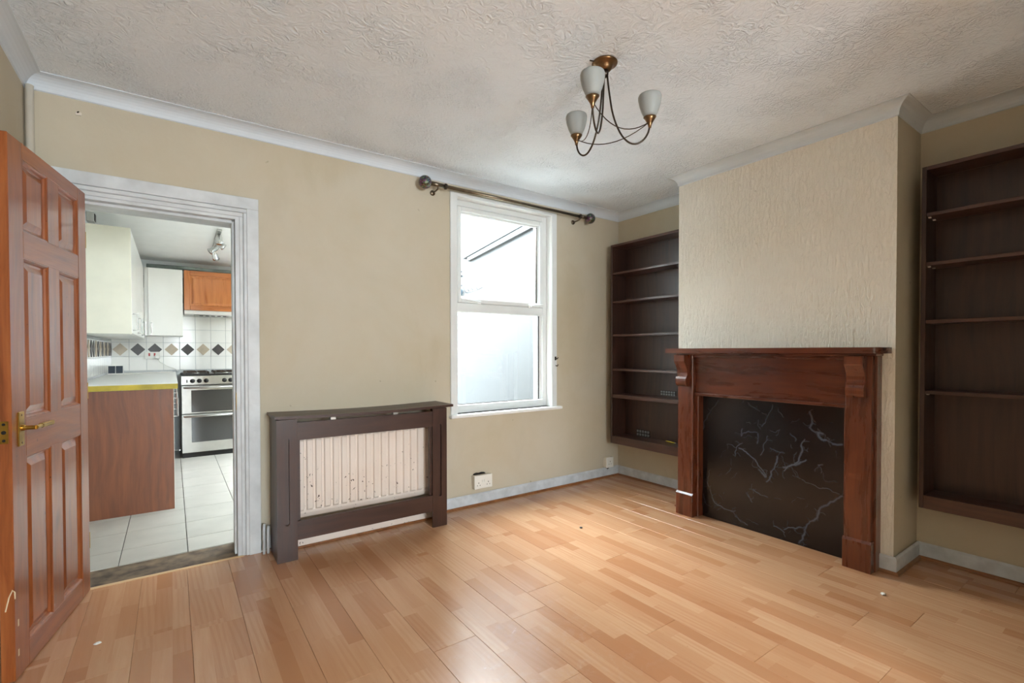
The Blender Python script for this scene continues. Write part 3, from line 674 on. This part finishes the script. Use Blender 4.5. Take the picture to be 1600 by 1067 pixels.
# marble-effect board closing the opening
VEINS = [[(-1.292, .854), (-1.237, .78), (-1.18, .687), (-1.175, .634)], [(-1.665, .853), (-1.65, .805), (-1.62, .732), (-1.597, .705)], [(-1.467, .672), (-1.459, .622), (-1.509, .662), (-1.566, .661)], [(-1.356, .549), (-1.426, .538), (-1.468, .575)], [(-1.426, .538), (-1.418, .476)], [(-1.443, .538), (-1.51, .508), (-1.559, .477), (-1.607, .415), (-1.63, .38)], [(-1.697, .526), (-1.683, .454), (-1.653, .385), (-1.63, .349)], [(-1.583, .418), (-1.622, .379)], [(-1.636, .648), (-1.613, .597), (-1.59, .515)], [(-1.574, .655), (-1.569, .59)], [(-1.86, .658), (-1.84, .618), (-1.829, .542), (-1.799, .491), (-1.742, .442)], [(-1.735, .464), (-1.785, .489), (-1.827, .504), (-1.868, .534)], [(-1.886, .83), (-1.9, .773), (-1.887, .735), (-1.933, .712), (-1.959, .708)], [(-1.933, .705), (-1.953, .672), (-1.997, .664), (-2.059, .66)], [(-1.508, .855), (-1.581, .806)], [(-1.792, .423), (-1.869, .395), (-1.948, .379), (-2.049, .369)], [(-2.062, .361), (-2., .311), (-1.956, .27), (-1.937, .222), (-1.891, .165), (-1.871, .123)], [(-1.871, .123), (-1.816, .099), (-1.744, .07)], [(-1.871, .123), (-1.851, .043), (-1.83, .014)], [(-1.544, .282), (-1.592, .253), (-1.639, .249)], [(-1.495, .246), (-1.536, .191)], [(-1.23, .208), (-1.259, .129), (-1.323, .103), (-1.42, .103)], [(-1.42, .062), (-1.505, .029)], [(-1.229, .347), (-1.221, .223)], [(-1.678, .073), (-1.745, .054)], [(-1.776, .683), (-1.812, .651)], [(-1.652, .572), (-1.741, .556)], [(-1.934, .518), (-1.96, .523)]]
WID = {0: (.006, .25), 1: (.006, .35), 5: (.005, .8), 6: (.009, .55), 7: (.012, .6), 10: (.010, .65), 11: (.012, .55), 12: (.009, .5), 13: (.012, .6), 15: (.003, .5), 16: (.011, .65), 17: (.008, .5), 18: (.012, .5), 21: (.008, .5), 23: (.006, .35)}
rg = random.Random(3)
def wiggle(P, lv=4, amp=.14):
    for _ in range(lv):
        Q = [P[0]]
        for a, b in zip(P, P[1:]):
            dx, dy = b[0]-a[0], b[1]-a[1]; t = rg.uniform(-amp, amp); Q += [((a[0]+b[0])/2-dy*t, (a[1]+b[1])/2+dx*t), b]
        P = Q
    return P
import numpy as np
NY, NZ = 330, 300; ya, yb, za, zb = -2.092, -1.168, 0., .882
G = np.zeros((NZ+1, NY+1)); gy = np.linspace(yb, ya, NY+1); gz = np.linspace(za, zb, NZ+1)
def paint(P, wd, st):
    for (a, b), (c_, d_) in zip(P, P[1:]):
        i0, i1 = np.searchsorted(-gy, [-max(a, c_)-3*wd, -min(a, c_)+3*wd]); j0, j1 = np.searchsorted(gz, [min(b, d_)-3*wd, max(b, d_)+3*wd])
        if i1 <= i0 or j1 <= j0: continue
        Yg, Zg = np.meshgrid(gy[i0:i1], gz[j0:j1]); L2 = (c_-a)**2+(d_-b)**2+1e-9
        t = np.clip(((Yg-a)*(c_-a)+(Zg-b)*(d_-b))/L2, 0, 1); D = np.hypot(Yg-a-t*(c_-a), Zg-b-t*(d_-b))
        G[j0:j1, i0:i1] = np.maximum(G[j0:j1, i0:i1], st*np.exp(-(D/wd)**2*1.8))
for i, P in enumerate(VEINS):
    wd, st = WID.get(i, (.005, .5)); Q = wiggle(P); m = max(2, len(Q)//4)
    for k in range(0, len(Q)-1, m): paint(Q[k:k+m+1], wd*.62*rg.uniform(.5, 1.2), st*rg.uniform(.6, 1.1))
    for _ in range(2 if wd < .008 else 6):      # feathered side branches
        q = rg.choice(Q); an = rg.uniform(0, 6.28); ln = rg.uniform(.015, .05 if wd < .008 else .075)
        paint(wiggle([q, (q[0]+ln*math.cos(an), q[1]+ln*math.sin(an))], 3, .25), .0022, st*rg.uniform(.3, .6))
for _ in range(46):
    q = (rg.uniform(ya, yb), rg.uniform(0, .86)); an = rg.uniform(0, 6.28); ln = rg.uniform(.01, .07)
    paint(wiggle([q, (q[0]+ln*math.cos(an), q[1]+ln*math.sin(an))], 3, .25), .002, rg.uniform(.08, .28))
vs = [(3.148, y, z) for z in gz for y in gy]; fc = [(j*(NY+1)+i, j*(NY+1)+i+1, (j+1)*(NY+1)+i+1, (j+1)*(NY+1)+i) for j in range(NZ) for i in range(NY)]
nf = len(vs); vs += [(3.159, yb, za), (3.159, ya, za), (3.159, ya, zb), (3.159, yb, zb)]
c4 = [0, NY, NZ*(NY+1)+NY, NZ*(NY+1)]
fc += [(nf, nf+3, nf+2, nf+1)]
me = bpy.data.meshes.new('marble_board'); me.from_pydata(vs, [], fc); at = me.attributes.new('vein', 'FLOAT', 'POINT')
at.data.foreach_set('value', list(G.ravel())+[0.]*4)
k = NT('black_marble_laminate'); v = k.coord(False)
a = k.n('ShaderNodeAttribute', attribute_name='vein').outputs['Fac']
cl_ = k.ramp(k.noise(k.map(v, (1, 1, 1.4), (.3, .2, 0)), 2.3, 2., .5, .3), [(.36, S(13, 14, 18)), (.58, S(24, 22, 24)), (.78, S(42, 36, 34))])
c = k.mix(k.math('MULTIPLY', a, .85), cl_, S(112, 122, 138))
k.p(Base_Color=c, Roughness=k.ramp(k.noise(v, 3., 2.), [(.3, .16), (.7, .24)]), Specular_IOR_Level=.55)
M['marble'] = k.m
tag(link('marble_board', me, M['marble']), 'black marble-effect board with white veins closing the fireplace', 'board')

# ------------------------------------------------------------- built-in bookcases
XF = 3.333
def bookcase(y0, y1, z0, z1, shelves, label, pins, thick):
    b = thing('bookcase', (XF, (y0+y1)/2, z0), label, 'bookcase', 'dark alcove bookcases')
    t = .020
    box('back_panel', XR-.026, XR-.014, y0+t, y1-t, z0, z1-t, M['shelfv'], b)
    box('side_panel', XF, XR-.014, y0, y0+t, z0, z1, M['shelfv'], b, .0015)
    box('side_panel', XF, XR-.014, y1-t, y1, z0, z1, M['shelfv'], b, .0015)
    box('top_panel', XF+.0005, XR-.026, y0+t, y1-t, z1-t, z1, M['shelfy'], b, .0015)
    box('plinth_rail', XF+.0005, XF+.02, y0+t, y1-t, z0, z0+.072, M['shelfy'], b, .0015)
    box('bottom_board', XF+.02, XR-.026, y0+t, y1-t, z0+.052, z0+.070, M['shelfy'], b)
    for i, z in enumerate(shelves):
        th_ = thick.get(i, .019)
        s = box('shelf', XF+.006, XR-.026, y0+t+.0005, y1-t-.0005, z-th_, z, M['shelfy'], b, .0015)
        if i in pins:
            for xx in (XF+.03, XF+.11): bm = bmesh.new(); addbox(bm, xx, xx+.012, y1-t-.012, y1-t, z-th_-.006, z-th_, .001); bmo('shelf_pin', bm, M['plastic'], s)
    return b
bookcase(-.945, -.096, .345, 2.182, [1.925, 1.663, 1.355, 1.038, .802], 'tall dark walnut bookcase in the alcove between window wall and fireplace', {}, {4: .034})
bookcase(-3.20, -2.362, .342, 2.195, [1.946, 1.679, 1.367, .984], 'dark walnut bookcase in the alcove right of the fireplace', {0, 1, 3}, {})
def vent(y0, y1, z0, z1, nc, nr, label):
    v_ = thing('vent_grille', (3.517, (y0+y1)/2, z0), label, 'vent')
    box('vent_plate', 3.512, 3.517, y0, y1, z0, z1, M['dark'], v_, .001)
    for i in range(nc):
        for j in range(nr):
            a = y0+(y1-y0)*(i+.14)/nc; b = y0+(y1-y0)*(i+.86)/nc; c0 = z0+(z1-z0)*(j+.14)/nr; d0 = z0+(z1-z0)*(j+.86)/nr
            box('louvre', 3.5095, 3.513, a, b, c0, d0, M['ventgrey'], v_)
vent(-.676, -.521, .812, .855, 6, 2, 'small grey vent grille just above the thick lower shelf')
vent(-.405, -.255, .418, .478, 5, 2, 'small grey vent grille on the bottom compartment back of the bookcase')
pn = thing('yellow_pen', (3.478, -.66, .4205), 'yellow pen lying in the bottom of the bookcase', 'pen')
tube('barrel', [(3.488, -.60, .4205), (3.471, -.70, .4205)], .0055, M['yellow'], pn, 8)
tube('pen_tip', [(3.471, -.70, .4205), (3.4685, -.715, .4205)], .004, M['plastic'], pn, 8, rs=[.0045, .001])

# ------------------------------------------------------------- litter on the laminate
for (x, y, sz, m, t) in ((2.252, -.838, .012, 'black', 'tiny black crumb on the laminate in front of the sockets'), (-.26, -.63, .012, 'plastic', 'white paint flake on the laminate near the open door'), (2.842, -2.352, .014, 'plastic', 'white plaster crumb on the laminate near the right fireplace jamb')):
    bm = bmesh.new(); bmesh.ops.create_icosphere(bm, subdivisions=2, radius=sz)
    for q in bm.verts: q.co = Vector((q.co.x*rg.uniform(.8, 1.2), q.co.y*rg.uniform(.6, 1.), q.co.z*.35*rg.uniform(.8, 1.2)))
    lo = min(q.co.z for q in bm.verts)
    for q in bm.verts: q.co += Vector((x, y, -lo))
    tag(bmo('floor_crumb', bm, M[m]), t, 'crumb', 'crumbs on the laminate')
hk = thing('wall_hook', (-.368, 0, 2.383), 'tiny old picture hook on the wall above the doorway', 'hook')
bm = bmesh.new(); addbox(bm, -.380, -.357, -.004, 0, 2.375, 2.392, .001); bmo('hook_plate', bm, M['oldplastic'], hk)
tube('nail', [(-.372, -.004, 2.388), (-.366, -.012, 2.390)], .003, M['bronze'], hk, 6)

# ============================================================= kitchen
KL, KR, KF = -.572, 1.60, 3.90
struct(box('wall_kitchen_left', KL-.15, KL, TH, KF+.15, 0, 2.62, M['kwall']), 'white kitchen side wall behind the wall cabinets', 'wall')
struct(box('wall_kitchen_far', KL-.15, KR+.15, KF, KF+.15, 0, 2.62, M['kwall']), 'white tiled kitchen end wall behind the cooker', 'wall')
bm = bmesh.new(); addprism(bm, [rect(TH, KF+.15, 0, 2.62), rect(.75, 3.15, .95, 2.25)[::-1]], YZ, KR-.05, KR+.10)
struct(bmo('wall_kitchen_right', bm, M['kwall']), 'white kitchen wall with the yard window', 'wall')
wk = sempty('window_3', (KR, 1.9, 1.0), 'kitchen window frame onto the yard', 'window')
for a, b in ((.75, .80), (1.93, 1.98), (3.10, 3.15)): box('stile', KR+.03, KR+.08, a, b, .95, 2.25, M['upvc'], wk)
for a, b in ((.95, 1.0), (2.2, 2.25)): box('rail', KR+.032, KR+.078, .75, 3.15, a, b, M['upvc'], wk)
bm = bmesh.new(); addprism(bm, [[(2.3, 2.42), (KF, 2.285), (KF, 2.52), (2.3, 2.52)]], YZ, KL, KR+.1)
addprism(bm, [rect(KL, KR+.1, TH, 2.3), rect(.3, .7, .6, 1.0)[::-1]], XY, 2.42, 2.52)
struct(bmo('ceiling', bm, M['kceil']), 'white kitchen ceiling sloping down at the far end', 'ceiling')
wr = sempty('added_window_4', (.5, .8, 2.42), 'small unseen rooflight added near the doorway to brighten the kitchen', 'rooflight')  # rooflight added out of view, only to bring more light into the kitchen
for a, b in ((.3, .33), (.67, .7)): box('kerb', a, b, .6, 1.0, 2.425, 2.56, M['upvc'], wr)
for a, b in ((.6, .63), (.97, 1.0)): box('kerb', .33, .67, a, b, 2.425, 2.56, M['upvc'], wr)
box('pane', .33, .67, .63, .97, 2.53, 2.536, M['pane'], wr)
kf = struct(box('floor', KL, KR, TH, KF, -.12, -.006, M['fgrout']), 'pale stone-look kitchen floor tiles with dark joints', 'floor')
tx = [-.582+.3245*i for i in range(8)]; ty = [.255, .505]+[.505+.352*i for i in range(1, 11)]
for a, b in zip(tx, tx[1:]):
    for c_, d_ in zip(ty, ty[1:]):
        xa, xb, yaa, ybb = max(a, KL)+.002, min(b, KR-.05)-.002, c_+.002, min(d_, KF)-.002
        if xb-xa < .02 or ybb-yaa < .02: continue
        box('floor_tile', xa, xb, yaa, ybb, -.006, .0015, M['ftile'], kf, .0012)
# wall tiles with a border of diamonds
wt = bpy.data.objects['wall_kitchen_far']; wl = bpy.data.objects['wall_kitchen_left']
box('grout_bed', KL, 1.0, KF-.003, KF, .95, 2.1, M['grout'], wt)
box('grout_bed', KL, KL+.003, 1.6, KF-.003, .95, 1.36, M['grout'], wl)
P = .1605; rowz = [.981-.163*0, 1.144, 1.311, 1.468, 1.632, 1.795]
def tilemesh(n, w_, h_, m, th_=.005):
    bm = bmesh.new(); addbox(bm, -w_/2, w_/2, -th_, 0, -h_/2, h_/2, .0015)
    bmesh.ops.recalc_face_normals(bm, faces=bm.faces[:]); me = bpy.data.meshes.new(n); bm.to_mesh(me); bm.free(); me.materials.append(m); return me
tm = {i: tilemesh('wall_tile', P-.0035, rowz[i+1]-rowz[i]-.0035, M['tile']) for i in range(5)}
dmat = {}
for nm in ('tilebeige', 'tilegrey'):
    bm = bmesh.new(); addprism(bm, [[(0, -.072), (.069, 0), (0, .072), (-.069, 0)]], XZ, -.004, .003)
    bmesh.ops.recalc_face_normals(bm, faces=bm.faces[:]); me = bpy.data.meshes.new('diamond_tile'); bm.to_mesh(me); bm.free(); me.materials.append(M[nm]); dmat[nm] = me
seq = ['tilebeige', 'tilegrey', 'tilegrey', 'tilebeige', 'tilegrey', 'tilebeige', 'tilegrey', 'tilebeige', 'tilegrey']
for i in range(9):
    for j in range(5):
        x = -.486+P*i
        o = bpy.data.objects.new('wall_tile', tm[j]); COL.objects.link(o); o.location = (x, KF-.003, (rowz[j]+rowz[j+1])/2); attach(o, wt)
        if j == 1:
            q = bpy.data.objects.new('diamond_tile', dmat[seq[i]]); COL.objects.link(q); q.location = (x, KF-.010, 1.228); attach(q, o)
for i in range(14):
    for j in range(2 if True else 0):
        y = KF-.09-P*i
        o = bpy.data.objects.new('wall_tile', tm[j]); COL.objects.link(o); o.location = (KL+.003, y, (rowz[j]+rowz[j+1])/2); o.rotation_euler = (0, 0, math.pi/2); attach(o, wl)
        if j == 1:
            q = bpy.data.objects.new('diamond_tile', dmat[seq[(i+1) % 9]]); COL.objects.link(q); q.location = (KL+.010, y, 1.228); q.rotation_euler = (0, 0, math.pi/2); attach(q, o)
# base units and worktop
bc = thing('base_cabinet', (-.28, 2.5, 0), 'brown wood-laminate base units with a bare end panel facing the doorway', 'cabinet')
box('end_panel', KL+.02, .006, 1.265, 1.283, .0, .917, M['laminate_brown'], bc, .001)
box('edge_trim', .006, .009, 1.265, 1.283, .0, .917, M['plastic'], bc)
box('carcass', KL+.02, -.012, 1.283, KF-.01, .10, .915, M['cabwhite'], bc)
box('plinth', KL+.02, -.05, 1.283, KF-.01, 0, .10, M['laminate_brown'], bc)
for i, (a, b) in enumerate(((1.29, 1.84), (1.85, 2.40), (2.41, 2.96), (2.97, 3.26))):
    d_ = box('cabinet_door', -.011, .008, a, b, .11, .905, M['laminate_brown'], bc, .002)
    bm = bmesh.new(); yy = a+.05; addtube(bm, [(.008, yy, .70), (.033, yy, .70), (.033, yy, .84), (.008, yy, .84)], .005, 8); bmo('handle', bm, M['nickel'], d_)
wt_ = thing('worktop', (-.28, 2.5, .92), 'pale worktop with a bare yellow end edge above the brown end panel', 'worktop')
box('slab', KL, .034, 1.252, KF-.01, .918, .960, M['worktop'], wt_, .003)
box('bare_edge', KL, .034, 1.246, 1.252, .919, .958, M['yellow'], wt_, .001)
# cooker
ck = thing('cooker', (.375, 3.58, 0), 'freestanding stainless double-oven gas cooker against the tiled wall', 'cooker')
CX0, CX1, CY = .078, .678, 3.29
box('body', CX0+.004, CX1-.004, CY+.03, KF-.02, .05, .93, M['black'], ck, .003)
box('plinth', CX0+.01, CX1-.01, CY+.035, CY+.06, 0, .05, M['black'], ck)
hb = box('hob', CX0, CX1, CY+.005, KF-.02, .928, .945, M['black'], ck, .003)
for xa in (CX0+.03, CX0+.32):
    for ya_ in (CY+.06, CY+.31):
        bm = bmesh.new()
        for t in (.02, .12, .22): addbox(bm, xa, xa+.24, ya_+t, ya_+t+.009, .962, .972); addbox(bm, xa+t, xa+t+.009, ya_, ya_+.24, .962, .972)
        for dx in (0, .231):
            for dy in (0, .231): addbox(bm, xa+dx, xa+dx+.009, ya_+dy, ya_+dy+.009, .945, .972)
        bmo('pan_support', bm, M['bronze'], hb)
        lathe('burner', [(.035, .945), (.035, .955), (.028, .960)], (xa+.12, ya_+.12, 0), M['steel'], hb, 16)
cpn = box('control_panel', CX0, CX1, CY, CY+.03, .825, .927, M['steel'], ck, .004)
for x in (.185, .25, .316, .495, .557, .62):
    bm = bmesh.new(); addlathe(bm, [(.024, CY-.006), (.024, CY)], (x, 0, .870), 18, 'y'); addlathe(bm, [(.015, CY-.03), (.018, CY-.006)], (x, 0, .870), 18, 'y'); bmo('knob', bm, M['black'], cpn, True)
box('clock_button', .128, .138, CY-.003, CY, .852, .885, M['black'], cpn)
for z0, z1, w0, w1 in ((.500, .815, .515, .765), (.060, .492, .175, .458)):
    d_ = box('oven_door', CX0+.004, CX1-.004, CY, CY+.03, z0, z1, M['steel'], ck, .004)
    box('oven_window', CX0+.094, CX1-.094, CY-.002, CY+.004, w0, w1, M['ovenglass'], d_, .0015)
    bm = bmesh.new(); addtube(bm, [(CX0+.03, CY, z1-.02), (CX0+.035, CY-.035, z1-.02), (CX1-.035, CY-.035, z1-.02), (CX1-.03, CY, z1-.02)], .011, 10); bmo('door_handle', bm, M['steel'], d_, True)
# wall cabinets
XFc = -.25
uc = thing('wall_cabinet', (-.41, 2.55, 1.34), 'row of white wall cabinets with a cream end panel along the left kitchen wall', 'cabinet', 'kitchen wall cabinets')
box('end_panel', KL, XFc-.001, 1.50, 1.517, 1.338, 2.150, M['cabend'], uc, .001)
box('carcass', KL, XFc-.02, 1.517, 3.57, 1.34, 2.150, M['cabwhite'], uc)
box('fascia', XFc-.02, XFc-.004, 1.517, 3.57, 1.925, 2.150, M['cabwhite'], uc)
for a, b, hy in ((1.52, 2.14, 1.60), (2.145, 2.85, 2.24), (2.855, 3.55, 2.95)):
    d_ = box('cabinet_door', XFc-.02, XFc, a, b, 1.345, 1.920, M['cabwhite'], uc, .002)
    bm = bmesh.new(); addtube(bm, [(XFc, hy, 1.37), (XFc+.032, hy, 1.37), (XFc+.032, hy, 1.50), (XFc, hy, 1.50)], .006, 8); bmo('handle', bm, M['nickel'], d_)
u2 = thing('wall_cabinet', (-.07, 3.74, 1.384), 'single white wall cabinet on the tiled end wall beside the oak one', 'cabinet', 'kitchen wall cabinets')
box('carcass', XFc+.001, .108, 3.60, KF-.01, 1.386, 2.155, M['cabwhite'], u2)
d_ = box('cabinet_door', XFc+.035, .107, 3.58, 3.60, 1.386, 2.153, M['cabwhite'], u2, .002)
bm = bmesh.new(); addtube(bm, [(-.185, 3.58, 1.41), (-.185, 3.548, 1.41), (-.185, 3.548, 1.53), (-.185, 3.58, 1.53)], .006, 8); bmo('handle', bm, M['nickel'], d_)
u3 = thing('wall_cabinet', (.37, 3.74, 1.69), 'small varnished oak wall cabinet above the cooker', 'cabinet', 'kitchen wall cabinets')
box('carcass', .122, .70, 3.60, KF-.01, 1.695, 2.150, M['oakx'], u3)
dd = box('door_panel', .17, .65, 3.588, 3.598, 1.74, 2.11, M['oak'], u3)
for a, b in ((.120, .178), (.645, .702)): box('door_stile', a, b, 3.578, 3.600, 1.690, 2.155, M['oak'], u3, .004)
for a, b in ((1.690, 1.748), (2.098, 2.155)): box('door_rail', .178, .645, 3.579, 3.600, a, b, M['oakx'], u3, .004)
bm = bmesh.new()
def pr(i, y): return [bm.verts.new(q) for q in ((.178+i, y, 1.748+i), (.645-i, y, 1.748+i), (.645-i, y, 2.098-i), (.178+i, y, 2.098-i))]
R = [pr(.0, 3.588), pr(.012, 3.589), pr(.03, 3.582), pr(.04, 3.5815)]
for A, B in zip(R, R[1:]):
    for q in range(4): bm.faces.new([A[q], A[(q+1) % 4], B[(q+1) % 4], B[q]])
bm.faces.new(R[-1]); bmo('raised_field', bm, M['oak'], dd)
rp = thing('cable_strip', (.20, 3.8, 2.16), 'rolled grey-green pelmet lying along the tops of the far wall cabinets', 'pelmet')
tube('roll', [(-.23, 3.72, 2.186), (.15, 3.70, 2.188), (.40, 3.72, 2.184), (.69, 3.71, 2.186)], .028, plain('grey_green_card', S(150, 160, 152), .8, var=.2), rp, 10)
hs = thing('hood_vent', (.40, 3.62, 1.62), 'slim cooker hood with a slotted grey front under the oak cabinet', 'cooker hood')
box('hood_body', .122, .70, 3.60, KF-.01, 1.645, 1.692, M['cabwhite'], hs, .003)
bm = bmesh.new(); addtube(bm, [(.215, 3.60, 1.628), (.565, 3.60, 1.628)], .013, 10); bmo('light_bar', bm, M['steel'], hs, True)
for x in (.27, .33, .39, .45, .51): box('slot', x, x+.035, 3.585, 3.590, 1.624, 1.632, M['black'], hs)
ks = thing('switched_socket', (-.19, KF, 1.15), 'white switched socket with red rockers on the kitchen tiles', 'socket')
fp = box('faceplate', -.262, -.116, KF-.035, KF-.008, 1.115, 1.200, M['plastic'], ks, .004, 2)
for x in (-.218, -.168): box('rocker', x-.008, x+.008, KF-.04, KF-.034, 1.150, 1.185, M['red'], fp, .002)
box('plug', -.165, -.12, KF-.075, KF-.034, 1.122, 1.165, M['plastic'], ks, .008, 2)
tube('flex', [(-.14, KF-.07, 1.125), (-.12, KF-.06, 1.08), (-.05, KF-.03, 1.03), (.03, KF-.02, .995), (.06, KF-.02, .965)], .004, M['plastic'], ks, 6)
dv = thing('desk_clock', (-.50, 3.4, .96), 'small dark two-window digital unit standing on the worktop', 'clock')
bm = bmesh.new(); addprism(bm, [[(3.36, .961), (3.42, .961), (3.42, 1.0), (3.385, 1.055), (3.375, 1.055)]], YZ, -.555, -.425); bmo('case', bm, M['plastic'], dv)
for a, b in ((-.55, -.493), (-.487, -.430)):
    bm = bmesh.new(); addprism(bm, [[(3.3595, .972), (3.371, 1.05), (3.369, 1.0505), (3.3575, .9725)]], YZ, a, b); bmo('display', bm, M['screen'], dv)
tag(tube('white_flex', [(-.42, 3.42, .964), (-.36, 3.5, .964), (-.30, 3.48, .964), (-.22, 3.6, .964), (-.1, 3.7, .964), (.0, 3.8, .964)], .004, M['plastic'], None, 6), 'white flex trailing along the worktop behind the digital unit', 'cable')
sp = thing('spotlight_bar', (.40, 2.75, 2.36), 'chrome four-lamp spotlight bar on the kitchen ceiling', 'ceiling light')
zc_ = lambda y: 2.42 if y < 2.3 else 2.42-.135*(y-2.3)/1.6
bm = bmesh.new(); addbox(bm, -.022, .022, -.40, .40, -.02, 0, .003); o = bmo('bar', bm, M['steel'], None); o.location = (.395, 2.75, zc_(2.75)-.012); o.rotation_euler = (math.atan2(-.135, 1.6), 0, 0); attach(o, sp)
for y, dx, dy in ((2.42, .02, -.3), (2.62, .9, -.2), (2.85, -.9, -.2), (3.08, .3, .8)):
    z = zc_(y)-.03; p = Vector((.395, y, z)); d_ = Vector((dx, dy, -.75)).normalized(); a = p+Vector((0, 0, -.03))
    s = tube('swivel', [p, a], .007, M['steel'], sp, 8)
    bm = bmesh.new(); addtube(bm, [a-d_*.03, a+d_*.01, a+d_*.05, a+d_*.075], .028, 14, True, [.018, .028, .030, .036]); bmo('lamp_head', bm, M['chrome'], s, True)
wbx = thing('wall_box', (KL, 2.15, 2.3), 'small grey box high on the kitchen side wall above the cabinets', 'box')
box('case', KL, KL+.05, 2.10, 2.19, 2.29, 2.37, M['steel'], wbx, .004); box('cover', KL+.05, KL+.056, 2.11, 2.18, 2.30, 2.36, M['black'], wbx, .002)
